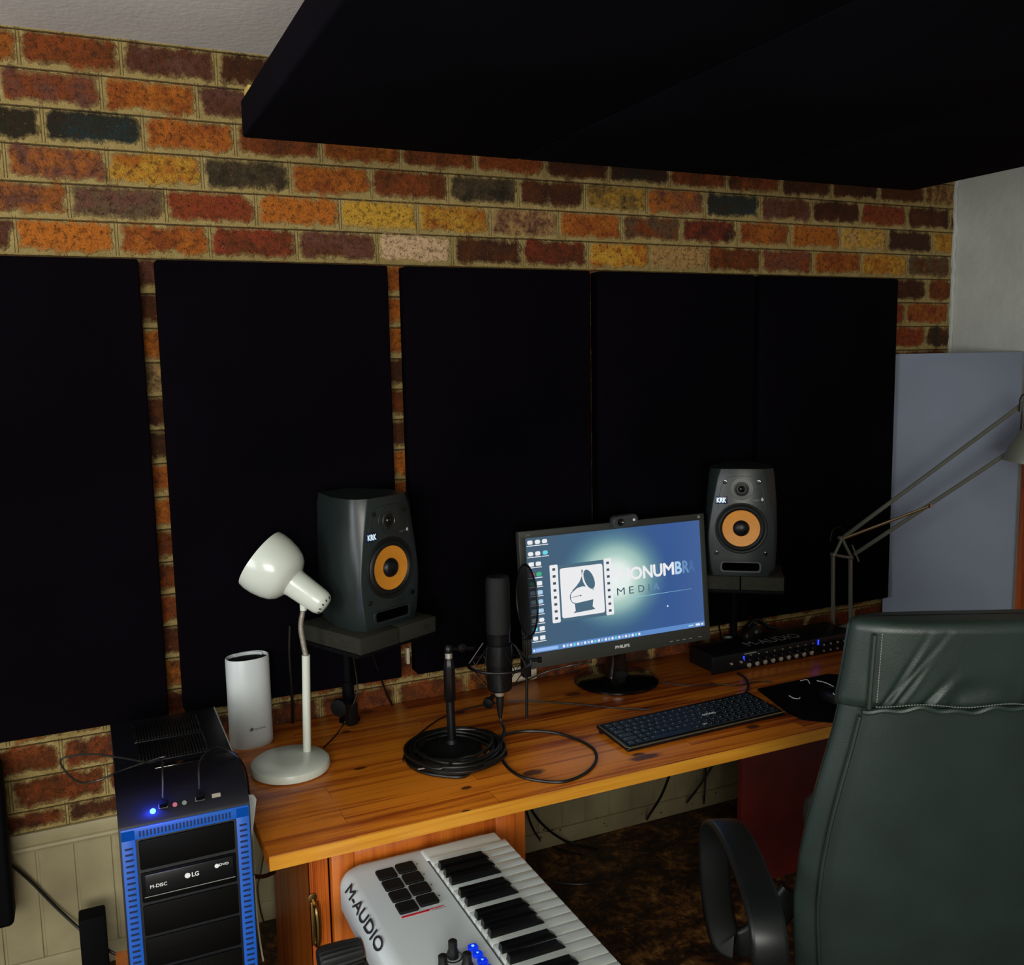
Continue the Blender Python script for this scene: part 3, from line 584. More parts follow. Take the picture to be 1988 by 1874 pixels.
t.l(cc, t.b.inputs['Emission Color']); t.b.inputs['Emission Strength'].default_value = 0.95; t.b.inputs['Base Color'].default_value = (0.01, 0.01, 0.01, 1)
def scol(n_, c, s_=1.0): return mat(n_, (0.01, 0.01, 0.01), 0.3, emit=c, es=s_)
scol('px_white', (0.82, 0.82, 0.84)); scol('px_dark', (0.035, 0.075, 0.11)); scol('px_slate', (0.06, 0.13, 0.19)); scol('px_bar', (0.10, 0.24, 0.55)); scol('px_cyan', (0.15, 0.65, 0.75)); scol('px_green', (0.05, 0.42, 0.2)); scol('px_pale', (0.40, 0.60, 0.80)); scol('px_mid', (0.12, 0.26, 0.48)); scol('px_faint', (0.055, 0.14, 0.34)); scol('px_red', (0.5, 0.12, 0.2)); scol('px_lite', (0.30, 0.48, 0.85)); scol('px_line', (0.25, 0.55, 0.7))
PM = [sm]+['px_'+n_ for n_ in 'white dark slate bar cyan green pale mid faint red lite line'.split()]
IX = {n_: i+1 for i, n_ in enumerate('white dark slate bar cyan green pale mid faint red lite line'.split())}
b = B(); uvp = b.bm.loops.layers.uv.new('pic')
def poly(pts, z=.0, m_=0, raw=False):
    vs = [b.bm.verts.new(MM @ Vector((*(p if raw else S(*p)), -.0008+z))) for p in pts]; f = b.bm.faces.new(vs); f.material_index = m_; return f
f = poly([(sx0-.001, sy0-.001), (sx1+.001, sy0-.001), (sx1+.001, sy1+.001), (sx0-.001, sy1+.001)], 0, 0, True)
for lp, uv_ in zip(f.loops, ((0, 0), (1, 0), (1, 1), (0, 1))): lp[uvp].uv = uv_
def quad(x0, y0, x1, y1, z, m_, r=0):
    "rounded rectangle between two picture corners (given in crop units)"
    a = S(x0, y0); c = S(x1, y1); w_, h_ = c[0]-a[0], a[1]-c[1]; poly(rrect(abs(w_), abs(h_), r or .0002, 4, (a[0]+c[0])/2, (a[1]+c[1])/2), z, IX[m_], True)
Z1, Z2, Z3 = .0003, .0005, .0007
for (x0, y0, x1, y1) in ((318, 568, 402, 1135), (772, 510, 852, 1062)):
    a = S(x0, y0); c = S(x1, y1)
# shadow bars joining the strips, strips, card
def rect_uv(u0, v0, u1, v1, z, m_, r=0.0002): # fractions of the picture
    w_, h_ = (u1-u0)*(sx1-sx0), (v1-v0)*(sy1-sy0); poly(rrect(w_, h_, r, 5, sx0+(u0+u1)/2*(sx1-sx0), sy1-(v0+v1)/2*(sy1-sy0)), z, IX[m_], True)
rect_uv(.155, .262, .435, .765, Z1, 'slate'); rect_uv(.118, .255, .162, .765, Z2, 'white', .004); rect_uv(.418, .255, .462, .765, Z2, 'white', .004)
rect_uv(.172, .295, .410, .735, Z2, 'white', .007)
for s_ in (.140, .440):
    for i in range(8): v_ = .295+i*.0615; rect_uv(s_-.008, v_-.011, s_+.008, v_+.011, Z3, 'dark', .0008)
def card(px, py): # picture units inside the white card (0..1, 0..1)
    return (sx0+(.172+px*.238)*(sx1-sx0), sy1-(.295+py*.44)*(sy1-sy0))
def cpoly(pts, z, m_): poly([card(*p) for p in pts], z, IX[m_], True)
def ell(cx_, cy2, a, b_, th, n=24, z=Z3, m_='slate'): cpoly([(cx_+(a*math.cos(q)*math.cos(th)-b_*math.sin(q)*math.sin(th)), cy2+(a*math.cos(q)*math.sin(th)+b_*math.sin(q)*math.cos(th))*.86) for q in [2*PI*i/n for i in range(n)]], z, m_)
cpoly([(.50, .06), (.50, .20), (.44, .31), (.36, .39), (.27, .46), (.24, .52), (.28, .49), (.38, .43), (.50, .41), (.62, .43), (.76, .52), (.72, .30)], Z3, 'slate')
ell(.65, .29, .13, .255, -.32, z=.0009, m_='white'); ell(.668, .285, .11, .245, -.32, z=.0011, m_='slate')
cpoly([(.20, .56), (.24, .49), (.25, .50), (.22, .56), (.22, .64), (.25, .70), (.33, .735), (.31, .75), (.24, .71), (.20, .64)], Z3, 'slate')
cpoly([(.23, .60), (.44, .585), (.44, .595), (.23, .61)], Z3, 'slate'); ell(.45, .59, .02, .02, 0)
cpoly([(.30, .735), (.74, .70), (.715, .84), (.775, .905), (.26, .925), (.315, .88)], Z3, 'slate')
# words
def word(txt, u0, u1, v0, v1, m_, bold=0.0): b.mi = IX[m_]; b.text(txt, MM @ Matrix.Translation((sx0+(u0+u1)/2*(sx1-sx0), sy1-(v0+v1)/2*(sy1-sy0), -.0008)), w=(u1-u0)*(sx1-sx0), h=(v1-v0)*(sy1-sy0), ext=Z2, bold=bold)
for ch_, u0, u1, m_ in (('P', .475, .53, 'white'), ('H', .537, .592, 'white'), ('O', .598, .666, 'white'), ('N', .675, .727, 'white'), ('U', .736, .787, 'white'), ('M', .796, .857, 'white'), ('B', .868, .905, 'pale'), ('R', .914, .95, 'mid'), ('A', .951, .985, 'faint')): word(ch_, u0-.03, u1-.03, .365, .475, m_, .045)
for ch_, u0, u1, m_ in (('M', .485, .53, 'dark'), ('E', .555, .583, 'dark'), ('D', .61, .645, 'dark'), ('I', .670, .6755, 'slate'), ('A', .70, .735, 'mid')): word(ch_, u0, u1, .535, .60, m_)
pts = [(.55, .636), (.93, .632), (.93, .634), (.55, .642)]; poly([(sx0+u*(sx1-sx0), sy1-v*(sy1-sy0)) for u, v in pts], Z1, IX['line'], True)
rect_uv(.775, .755, .783, .772, Z2, 'white', .002)
# desktop icons and taskbar
ri = random.Random(5)
def icon(u, v, m_): rect_uv(u-.014, v-.024, u+.014, v+.012, Z2, m_, .002+ri.random()*.004); rect_uv(u-.018, v+.02, u+.018, v+.027, Z2, 'white')
for r_, (v_, us) in enumerate(((.045, (.022, .062, .1)), (.145, (.022, .06, .1)), (.235, (.022, .06)), (.325, (.022, .06)), (.405, (.022, .06)), (.485, (.022, .06)), (.565, (.022, .06)), (.645, (.022, .06)), (.725, (.022, .06)), (.80, (.022, .06)), (.88, (.022, .06)))):
    for j, u in enumerate(us): icon(u, v_, 'cyan' if (r_, j) in ((1, 2), (9, 0)) else 'green' if (r_, j) in ((3, 1), (4, 0)) else 'red' if (r_, j) == (3, 0) else 'pale' if r_ in (5, 6, 7) else 'white')
rect_uv(0, .955, 1, 1, Z1, 'bar'); rect_uv(.02, .965, .14, .992, Z2, 'lite', .002); rect_uv(.006, .968, .016, .99, Z2, 'white', .002)
for i in range(23): u = .165+i*.0195; rect_uv(u, .967, u+.0125, .990, Z2, ('white', 'pale', 'white', 'cyan', 'white', 'lite')[i % 6], .0022)
rect_uv(.90, .972, .93, .985, Z2, 'pale'); rect_uv(.945, .968, .972, .988, Z2, 'white'); rect_uv(.98, .970, .992, .988, Z2, 'white', .002)
obj('display_picture', b, PM, mo, local=False, smooth=0, recalc=False, label='lit screen with film strip and gramophone logo')
bcx, bcy = 1.632, -0.148
b = B(); b.lathe([(0.133, 0), (0.137, .003), (.137, .008)], Matrix.Translation((bcx, bcy, ZD)), 56); b.mi = 1; b.lathe([(.137, .008), (.132, .0125), (.12, .016), (.03, .021), (.001, .0215)], Matrix.Translation((bcx, bcy, ZD)), 56, cap=False)
obj('stand_base', b, [mat('dark_chrome', (0.06, 0.06, 0.06), 0.12, metal=1), 'black_gloss'], mo, local=False)
b = B(); b.loft([[Vector((bcx+x, bcy+y, z)) for x, y in rrect(.075-k*.02, .045, .012, 4)] for z, k in ((ZD+.015, 0), (ZD+.07, 1), (ZD+.20, 1.2))]); b.box((bcx-.04, -.222, ZD+.15), (bcx+.04, bcy+.02, ZD+.24), .006); obj('stand_neck', b, 'black_gloss', mo, local=False)
# webcam
wc = at(1210, 1009, 1, -.257); o = thing('webcam', 'small dark webcam clipped on top of the monitor', 'webcam', (wc.x, -.257, mzt+.002))
b = B(); WR = Matrix.Rotation(-.06, 4, 'Y'); b.loft([[WR @ Vector((x, yy, z+.004)) for x, z in rrect(.088*k, .036*k, .015*k, 6)] for yy, k in ((-.018, .93), (-.014, 1), (.006, 1), (.012, .9))]); b.box((-.02, 0, -.016), (.02, .03, .002), .003); mat('webcam_grey', (.035, .04, .042), .35); obj('body', b, 'webcam_grey', o)
b = B(); b.lathe([(.0115, 0), (.0115, .0025), (.008, .003), (.005, .001), (.0005, .0015)], frame((-.020, -.0175, .003), (0, -1, 0)), 20); obj('lens', b, 'black_gloss', o)
b = B(); b.lathe([(.0045, 0), (.004, .002)], frame((.027, -.0175, .006), (0, -1, 0)), 12); obj('indicator', b, 'white_ink', o)
# ================================================================== MICROPHONE, SHOCK MOUNT, POP SHIELD, STAND
mx, my = 1.108, -0.400
stx, sty = 0.957, -0.418
st = thing('microphone_stand', 'black desktop microphone stand with silver collar, circled by coiled cable', 'microphone stand', (stx, sty, ZD))
b = B(); b.lathe([(.078, 0), (.080, .005), (.078, .013), (.05, .018), (.016, .024), (.014, .034)], None, 40); obj('base', b, 'rubber', st)
b = B(); b.cyl((0, 0, .03), (-.001, .003, .145), .0115, seg=16); obj('pole', b, 'black_plastic', st)
b = B(); b.lathe([(.014, 0), (.0165, .003), (.0165, .088), (.0175, .094), (.0135, .100), (.0125, .118)], Matrix.Translation((-.001, .003, .14)), 8); obj('clutch_grip', b, 'black_plastic', st)
b = B(); b.lathe([(.0098, 0), (.0098, .018)], Matrix.Translation((-.001, .003, .256)), 18); obj('collar', b, 'steel', st, label='silver threaded collar')
b = B(); b.lathe([(.010, 0), (.0115, .006), (.011, .016), (.006, .022), (.0005, .023)], Matrix.Translation((-.001, .003, .272)), 18); b.cyl((.0, .003, .283), (mx-stx-.075, my-sty, .27), .0055, seg=10); b.lathe([(.004, -.008), (.011, -.006), (.011, .006), (.004, .008)], frame((.035, .0, .282), (.1, -1, 0)), 16); b.lathe([(.003, .006), (.004, .012), (.0005, .013)], frame((.035, .0, .282), (.1, -1, 0)), 10); obj('swivel_joint', b, 'black_plastic', st)
sm_ = thing('shock_mount', 'black spider shock mount cradle holding the microphone', 'shock mount', (mx, my, ZD))
zr = 0.215
b = B(); n = 40
def ringpts(R, z, a0=0, a1=2*PI): return [(R*math.cos(a0+(a1-a0)*i/n), R*math.sin(a0+(a1-a0)*i/n), z) for i in range(n+1)]
b.tube(ringpts(.086, zr), .0045, 8, 0); obj('outer_ring', b, 'black_plastic', sm_)
b = B(); b.lathe([(.029, zr-.075), (.032, zr-.07), (.034, zr-.03), (.0335, zr+.055), (.0365, zr+.056), (.0365, zr+.051), (.036, zr+.04), (.036, zr-.03), (.034, zr-.07)], None, 28, cap=False); obj('inner_cage', b, 'black_plastic', sm_)
for i in range(6):
    a = 2*PI*i/6+.4; b = B(); b.tube([(.084*math.cos(a-.25), .084*math.sin(a-.25), zr), (.044*math.cos(a), .044*math.sin(a), zr+.055), (.084*math.cos(a+.25), .084*math.sin(a+.25), zr)], .0014, 5, 0); b.tube([(.084*math.cos(a-.25), .084*math.sin(a-.25), zr), (.040*math.cos(a), .040*math.sin(a), zr-.06), (.084*math.cos(a+.25), .084*math.sin(a+.25), zr)], .0014, 5, 0); obj('elastic_cord', b, 'cable_black', sm_)
b = B(); b.cyl((-.035, -.035, zr-.075), (-.052, -.05, zr-.083), .007); b.lathe([(.004, 0), (.015, .003), (.015, .014), (.004, .017)], frame((-.05, -.048, zr-.083), (-1, -.9, -.3)), 18); obj('clamp_knob', b, 'black_plastic', sm_)
mi_ = thing('studio_microphone', 'black large-diaphragm studio microphone held upright left of the screen', 'microphone', (mx, my, ZD))
b = B(); b.lathe([(.015, .140), (.024, .143), (.0265, .150), (.0275, .19), (.0315, .205), (.0315, .30), (.0325, .303)], None, 32); by = obj('body', b, 'black_plastic', mi_)
b = B(); b.lathe([(.0325, .303), (.0335, .308), (.0335, .440), (.032, .452), (.028, .459), (.015, .462), (.0005, .463)], None, 32, cap=False); mat('grille', (.012, .014, .014), .4, metal=.5, bump=(1500, 1, .001)); obj('head_grille', b, 'grille', mi_)
b = B(); b.text('sE', Matrix.Translation((.018, -.0285, .265)) @ Matrix.Rotation(PI/2+.0, 4, 'X') @ Matrix.Rotation(.6, 4, 'Y'), h=.008, ext=.001); obj('trim_band', b, 'thread', by)
b = B(); b.lathe([(.011, .123), (.0125, .126), (.0125, .143)], None, 20); b.mi = 1; b.lathe([(.0055, .062), (.0085, .08), (.0125, .124)], None, 20); obj('connector', b, ['jack_metal', 'cable_black'], mi_, label='silver connector with black boot')
# pop shield
pc_ = at(1023, 1166, 1, -.40); ps = thing('pop_shield', 'thin round black pop filter seen nearly edge-on before the screen', 'pop filter', (pc_.x, -.40, ZD))
zc_ = pc_.z-ZD; PMx = frame((0, 0, zc_), (math.cos(math.radians(22)), -math.sin(math.radians(22))*1.0, 0.03), (0, 0, 1))
nrmx = Vector((math.cos(math.radians(-2)), math.sin(math.radians(-2)), .0)); PMx = frame((0, 0, zc_), nrmx, (0, 0, 1))
b = B(); b.tube([PMx @ Vector((.1*math.cos(2*PI*i/48), .072*math.sin(2*PI*i/48), 0)) for i in range(49)], .0028, 8, 0); fr_ = obj('hoop', b, 'black_plastic', ps)
b = B(); b.loft([[PMx @ Vector((.0995*k*math.cos(2*PI*i/48), .0715*k*math.sin(2*PI*i/48), z)) for i in range(48)] for k, z in ((1, -.001), (1, .001))]); obj('mesh_screen', b, 'pop_mesh', ps)
b = B(); rodx = at(1021, 1300, 1, -.40).x-pc_.x; b.cyl((rodx, 0, .045), (rodx*.3, 0, zc_-.095), .004, seg=10); b.box((rodx-.012, -.012, .165), (rodx+.012, .012, .215), .003); b.cyl((rodx+.008, -.01, .215), (rodx+.034, -.014, .212), .006); b.lathe([(.003, 0), (.009, .002), (.009, .010), (.003, .012)], frame((rodx+.03, -.014, .212), (1, -.1, 0)), 14); b.box((-.014, -.004, zc_-.112), (.014, .004, zc_-.098), .002); obj('rod', b, 'black_plastic', ps)
# microphone cable: drop, loose loop, coil
def dk(x, y, h=.004): p = at(x, y, 2, ZD+h); return p
b = B(); zc0 = ZD+.004
drop = [(mx, my, ZD+.064), (mx+.001, my-.003, ZD+.050), Vector((mx-.002, my-.03, ZD+.035)), dk(972, 1455, .02), dk(979, 1482), dk(1005, 1505), dk(1045, 1516), dk(1095, 1518), dk(1136, 1502), dk(1157, 1478), dk(1152, 1455), dk(1120, 1436), dk(1075, 1423), dk(1020, 1420), dk(975, 1428, .006), dk(950, 1440, .010)]
b.tube(drop, .0042, 8, 8)
rc = random.Random(11); pts = [dk(950, 1440, .010)]
cc_ = Vector((0.950, -0.455))
for i in range(15*14):
    a = 0.9+i*2*PI/14; k = i/14; R = .093+.042*((k*0.618) % 1)+.003*math.sin(i*1.7); layer = .0045+.0024*k*(1-.35*((k*0.618) % 1))
    pts.append(Vector((cc_.x+R*math.cos(a), cc_.y+R*1.04*math.sin(a), ZD+layer+.0015*math.sin(a*2+k))))
b.tube(pts, .0040, 7, 3)
tag(obj('microphone_cable', b, 'cable_black'), 'black microphone cable coiled round the stand, with one loose loop on the desk', 'cable')
# ================================================================== DESK CABLES
def cable(name, label, pts, r=.0022, m_='cable_black', sm2=7): b = B(); b.tube(pts, r, 7, sm2); return tag(obj(name, b, m_), label, 'cable')
cable('usb_cable', 'thin black cable running from the coil behind the microphone to the computer keyboard', [dk(782, 1478, .003), dk(790, 1455, .003), dk(820, 1420, .003), dk(870, 1388, .003), dk(940, 1369, .003), dk(1005, 1362, .003), dk(1100, 1366, .003), dk(1200, 1375, .003), dk(1262, 1378, .003)])
cable('monitor_cable', 'thin black cable lying between the monitor base and the mouse pad', [dk(1283, 1325, .003), dk(1335, 1331, .003), dk(1400, 1329, .003), dk(1432, 1331, .003), dk(1470, 1324, .003), dk(1500, 1325, .003)], .0018)
cable('interface_cable', 'black cable curving from under the audio interface to the keyboard', [dk(1432, 1308, .004), dk(1446, 1316, .004), dk(1453, 1332, .004), dk(1448, 1345, .004), dk(1440, 1352, .004)], .004)
cable('lamp_cord', 'thin black cord running from the white lamp base up towards the left speaker stand', [dk(628, 1452, .003), dk(650, 1430, .003), dk(668, 1405, .003), at(685, 1370, 1, -.13), at(694, 1340, 1, -.12), at(690, 1300, 1, -.12), at(684, 1262, 1, -.13)], .0022)
cable('speaker_cable', 'black cable hanging straight down behind the white lamp stem', [at(563, 1215, 1, -.09), at(562, 1270, 1, -.08), at(566, 1330, 1, -.07), at(568, 1380, 1, -.04), at(568, 1404, 1, -.02)], .0045)
cable('speaker_cable', 'black cable slanting down across the bricks below the left speaker', [at(722, 1266, 1, -.10), at(735, 1305, 1, -.06), at(750, 1345, 1, -.035), at(762, 1371, 1, -.015)], .0032)
cable('power_cable', 'black cable dangling on the bricks between screen and right speaker stand', [at(1396, 1215, 1, -.04), at(1399, 1235, 1, -.03), at(1398, 1256, 1, -.02), at(1394, 1268, 1, -.014)], .0028)
cable('power_cable', 'pair of black leads rising left to right under the monitor, past the wall socket', [at(988, 1334, 1, -.05), at(1020, 1322, 1, -.04), at(1060, 1305, 1, -.05), at(1105, 1293, 1, -.09), at(1150, 1285, 1, -.11)], .0028)
b = B(); sk = at(1010, 1318, 1, 0); b.box((sk.x-.055, -.012, ZD+.004), (sk.x+.055, -.0005, sk.z+.045), .003); so = tag(obj('wall_socket', b, 'socket_white'), 'off-white wall socket just above the desk behind the microphone', 'socket')
b = B()
for i in (-1, 1): b.box((sk.x+i*.025-.016, -.018, ZD+.022), (sk.x+i*.025+.016, -.011, ZD+.055), .002)
obj('plug_face', b, 'socket_white', so)
# ================================================================== COMPUTER KEYBOARD
k0, k1, k2 = Vector(at(1219, 1459, 2, ZD+.006)), Vector(at(1524, 1386, 2, ZD+.006)), Vector(at(1158, 1412, 2, ZD+.016))
kx = (k1-k0); kx.z = 0; KW = kx.length; kx.normalize(); kyv = Vector((-kx.y, kx.x, 0)); KD = (k2-k0).dot(kyv)
kb = thing('computer_keyboard', 'slim black wide computer keyboard with bronze front edge near the desk front', 'keyboard', (k0.x, k0.y, ZD), math.atan2(kx.y, kx.x))
TM = Matrix.Rotation(math.atan2(.010, KD), 4, 'X')
b = B(); b.box((0, 0, .002), (KW, KD, .013), .004, M=TM, seg=3); b.box((0.005, KD-.022, .0), (KW-.005, KD-.004, .02), .004); kbo = obj('case', b, 'black_plastic', kb)
b = B(); b.tube([TM @ Vector(p) for p in ((0.004, KD-.01, .0125), (.0015, .012, .0125), (.006, .0015, .0125), (KW-.006, .0015, .0125), (KW-.001, .01, .0125))], .0022, 6, 0); obj('bronze_edge', b, 'gold_trim', kb, label='bronze-coloured front and side edge')
NC = 21; pw_ = (KW-.022)/NC; ph_ = (KD-.024)/6.0; nk = 0
lb = B(); kspec = []
for r_ in range(6):
    c = 0
    while c < NC:
        wd = 1
        if r_ == 0 and c == 3: wd = 6
        elif r_ in (1, 2, 3) and c == 0: wd = 1.5 if r_ == 3 else 2
        elif r_ in (2, 3) and c >= 13 and c < 14: wd = 1.5
        if c+wd > NC: wd = NC-c
        x0 = .011+c*pw_; y0 = .010+r_*ph_
        kspec.append((x0, y0, wd)); c += wd
kspec.sort(key=lambda q: q[1]*.8+q[0]*.35)
rest = B()
for i, (x0, y0, wd) in enumerate(kspec):
    kk = B() if i < 100 else rest; kk.mi = 0
    kk.box((x0+.0012, y0+.0012, .0125), (x0+wd*pw_-.0014, y0+ph_-.0014, .0172), .0016, M=TM, seg=1)
    kk.mi = 1; lx_ = x0+.35*pw_; ly_ = y0+ph_*.55; kk.box((lx_, ly_, .0172), (lx_+.0030, ly_+.0024, .0175), M=TM)
    if i < 100: obj('key', kk, ['keycap', mat('legend', (.32, .38, .42), .5)], kb, smooth=0)
if len(kspec) > 100: obj('key', rest, ['keycap', 'legend'], kb, smooth=0)['kind'] = 'stuff'
lb.text('orion', TM @ Matrix.Translation((KW*.60, KD*.48, .0174)), w=.046, h=.012, ext=.0004, bold=.05); lb.text('GO', TM @ Matrix.Translation((KW*.505, KD*.17, .0174)), w=.014, h=.007, ext=.0004, bold=.05)
obj('key_lettering', lb, 'white_ink', kbo, smooth=0)
# mouse pad and mouse
pq = [at(1530, 1384, 2, ZD+.003), at(1560, 1397, 2, ZD+.003), at(1612, 1402, 2, ZD+.003), at(1700, 1385, 2, ZD+.003), at(1725, 1350, 2, ZD+.003), at(1628, 1310, 2, ZD+.003), at(1607, 1309, 2, ZD+.003), at(1470, 1338, 2, ZD+.003)]
pq = [p for p in pq]; b = B(); b.loft([[Vector((p.x, p.y, ZD+.0004)) for p in pq], [Vector((p.x, p.y, ZD+.004)) for p in pq]])
mp_ = tag(obj('mouse_pad', b, 'black_matte'), 'black mouse pad with white swoosh lines, right of the computer keyboard', 'mouse pad')
b = B()
for pp in (((1532, 1351), (1541, 1356), (1551, 1357), (1553, 1354)), ((1554, 1322), (1567, 1320), (1572, 1327)), ((1586, 1322), (1600, 1325), (1612, 1330), (1622, 1336))): b.tube([at(x, y, 2, ZD+.0048) for x, y in pp], .0016, 5, 4)
obj('printed_line', b, 'white_ink', mp_)
mc_ = at(1626, 1352, 2, ZD+.02); o = thing('computer_mouse', 'black computer mouse on the pad, half hidden behind the office chair', 'mouse', (mc_.x, mc_.y, ZD+.0042), .1)
b = B(); b.loft([[(x*s_+0, y*s_*1.0, z) for x, y, _ in oval(.036, .060, 0, 32, 2.2)] for z, s_ in ((0, .92), (.004, 1), (.016, .97), (.027, .84), (.034, .62), (.037, .3))]); ms = obj('shell', b, 'black_plastic', o)
b = B(); b.box((-.0035, .018, .030), (.0035, .040, .038), .003); obj('scroll_wheel', b, 'rubber', o)
b = B(); b.tube([(-.022+.010*math.cos(a), -.015+.010*math.sin(a), .0362-.004) for a in [i*.5 for i in range(11)]], .0014, 5, 0); obj('logo', b, 'white_ink', ms)
# ================================================================== AUDIO INTERFACE
ix0, ix1, iy0, iy1 = 1.950, 2.560, -0.250, -0.105; IH = .062
ai = thing('audio_interface', 'black rack audio interface with blue lights on the back right of desk', 'audio interface', (ix0, iy0, ZD), math.radians(.6))
IW, ID = ix1-ix0, iy1-iy0
b = B(); b.box((0, 0, .004), (IW, ID, IH), .002); b.box((-.018, -.003, .004), (IW+.018, .0, IH), .001)
for x in (.03, IW-.03): b.cyl((x, .03, 0), (x, .03, .005), .01); b.cyl((x, ID-.03, 0), (x, ID-.03, .005), .01)
aic = obj('chassis', b, 'black_plastic', ai)
b = B(); b.text('M-AUDIO', Matrix.Translation((IW*.47, ID*.42, IH)), w=.23, h=.046, ext=.0004, bold=.0); obj('top_lettering', b, mat('print_grey', (.22, .23, .21), .5), aic)
jf = lambda x, z: frame((x, -.003, z), (0, -1, 0))
for x in (.06, .10):
    b = B(); b.lathe([(.013, 0), (.013, .003), (.010, .003), (.009, .001)], jf(x, .031), 18); b.mi = 1; b.lathe([(.004, 0), (.004, .006)], jf(x, .031), 10); obj('input_socket', b, ['black_gloss', 'jack_metal'], ai)
for i in range(9):
    x = .135+i*.034; b = B(); b.lathe([(.0085, 0), (.0085, .014), (.007, .016)], jf(x, .034), 14); b.mi = 1; b.lathe([(.0075, 0), (.008, .005), (.004, .007)], jf(x-.001, .015), 12); b.box((x+.004, -.0045, .046), (x+.009, -.003, .050)); obj('gain_knob', b, ['black_plastic', 'jack_metal'], ai)
for i in range(4):
    x = .452+i*.031
    for z in (.018, .040): b = B(); b.lathe([(.0062, 0), (.0062, .010), (.004, .012)], jf(x, z), 12); b.mi = 1; b.lathe([(.0035, .012), (.0035, .0135)], jf(x, z), 10); b.box((x+.008, -.0045, z-.008), (x+.013, -.003, z-.005)); obj('level_knob', b, ['black_plastic', 'jack_metal'], ai)
b = B(); b.lathe([(.0155, 0), (.0155, .012), (.0135, .016), (.0005, .0165)], jf(IW-.025, .030), 22); mat('knob_cream', (.35, .38, .26), .4); obj('volume_knob', b, 'knob_cream', ai)
for x, z in ((.112, .040), (.436, .048)): b = B(); b.box((x-.003, -.005, z-.009), (x+.003, -.003, z+.009), .001); obj('blue_led', b, 'led_small', ai)
b = B(); b.box((.115, -.0042, .053), (.165, -.003, .057)); obj('panel_print', b, 'thread', aic)
# things behind the interface
hp_ = at(1458, 1232, 1, -.060); o = thing('headphones', 'black rounded headphone cup poking up behind the audio interface', 'headphones', (hp_.x, -.062, ZD))
b = B(); zz_ = hp_.z-ZD+.002; b.lathe([(.004, -.018), (.030, -.016), (.036, -.004), (.036, .008), (.028, .014), (.004, .015)], frame((0, 0, zz_), (-.5, -.8, .35)), 28); obj('ear_cup', b, 'black_plastic', o)
b = B(); b.tube([(-.02, 0, zz_+.03), (.02, .0, .12+zz_-.07), (.085, .01, .06), (.13, .0, .045), (.15, 0, .012)], .008, 8, 6); b.box((.1, -.02, .001), (.17, .02, .03), .006); obj('headband', b, 'black_plastic', o)
b = B(); b.box((-.006, -.030, zz_-.022), (.006, -.024, zz_+.020), .002, M=Matrix.Translation((0, 0, 0)) @ Matrix.Rotation(.0, 4, 'Y')); obj('slider', b, 'grey_metal', o)
# ================================================================== ARCHITECT LAMP
al = thing('drafting_lamp', 'grey metal drafting lamp with long sprung arms at the right end of the desk', 'lamp', (2.640, -0.085, ZD))
O_ = Vector((2.640, -0.085, ZD)); yl = -.085
def L3(x, y, Y=None): return at(x, y, 1, yl if Y is None else Y)-O_
f1, f2 = L3(1617, 1230), L3(1651, 1224); e1, e2, e3 = L3(1617, 1077), L3(1651, 1083), L3(1632, 1045)
b = B(); b.lathe([(.055, 0), (.06, .004), (.06, .014), (.05, .02), (.012, .024), (.010, .034)], None, 32); obj('base', b, 'grey_metal', al)
for a_, c_ in ((f1, e1), (f2, e2)):
    b = B(); a2 = Vector((a_.x, a_.y, .028)); b.box((-.0055, -.0055, 0), (.0055, .0055, (c_-a2).length), .001, M=frame(a2, c_-a2, (0, 1, 0))); obj('lower_arm', b, 'grey_metal', al)
b = B(); b.box((f1.x-.015, -.008, .018), (f2.x+.015, .008, .034), .002)
for p, q in ((e1, e3), (e3, e2), (e1, e2)): b.tube([p+Vector((0, -.007, 0)), q+Vector((0, -.007, 0))], .0055, 8, 0)
for p in (e1, e2, e3): b.lathe([(.003, -.010), (.0075, -.008), (.0075, .008), (.003, .012)], frame(p, (0, -1, 0)), 12)
b.tube([e2+Vector((-.005, -.012, .05)), e2+Vector((.03, -.012, -.015))], .0032, 6, 0); obj('elbow_bracket', b, 'grey_metal', al)
tA = at(1986, 782, 0, 3.02)-O_; tB = at(1990, 855, 0, 3.02)-O_
for a_, c_ in ((e3, tA), (e2+Vector((.012, 0, .012)), tB)):
    b = B(); b.box((-.0055, -.0055, 0), (.0055, .0055, (c_-a_).length), .001, M=frame(a_+Vector((0, -.006, 0)), c_-a_, (0, 1, 0))); obj('upper_arm', b, 'grey_metal', al)
k_ = 0.47; e2b = e2+Vector((.012, 0, .012)); mm = e2b+(tB-e2b)*((1815-1655)/(1985-1655)*.93)+Vector((0, -.014, .0))
b = B(); P0 = e3+Vector((0, -.014, 0)); b.tube([P0.lerp(mm, i/120) for i in range(121)], lambda t_: .0052+.0009*math.sin(t_*2*PI*60), 8, 0); mat('spring_bronze', (.30, .22, .12), .35, metal=.9); obj('spring', b, 'spring_bronze', al); b = B()
b.lathe([(.002, 0), (.008, .001), (.008, .008)], frame(mm, (0, -1, 0)), 12); obj('spring_pin', b, 'chrome', al)
hc = at(1998, 880, 0, 3.02)-O_; sa = (at(1962, 880, 0, 3.0)-O_)
sp0 = at(2016, 815, 0, 3.02)-O_; SHM = frame(sp0, at(1995, 905, 0, 3.0)-O_-sp0)
b = B(); b.lathe([(.004, -.03), (.022, -.028), (.026, .02), (.034, .03), (.052, .055), (.068, .095), (.078, .135), (.080, .150), (.078, .150), (.066, .10), (.03, .04), (.002, .035)], SHM, 36, cap=False); b.tube([tA, sp0+Vector((0, 0, .01)), tB], .006, 8, 0); obj('lamp_shade', b, 'grey_metal', al)
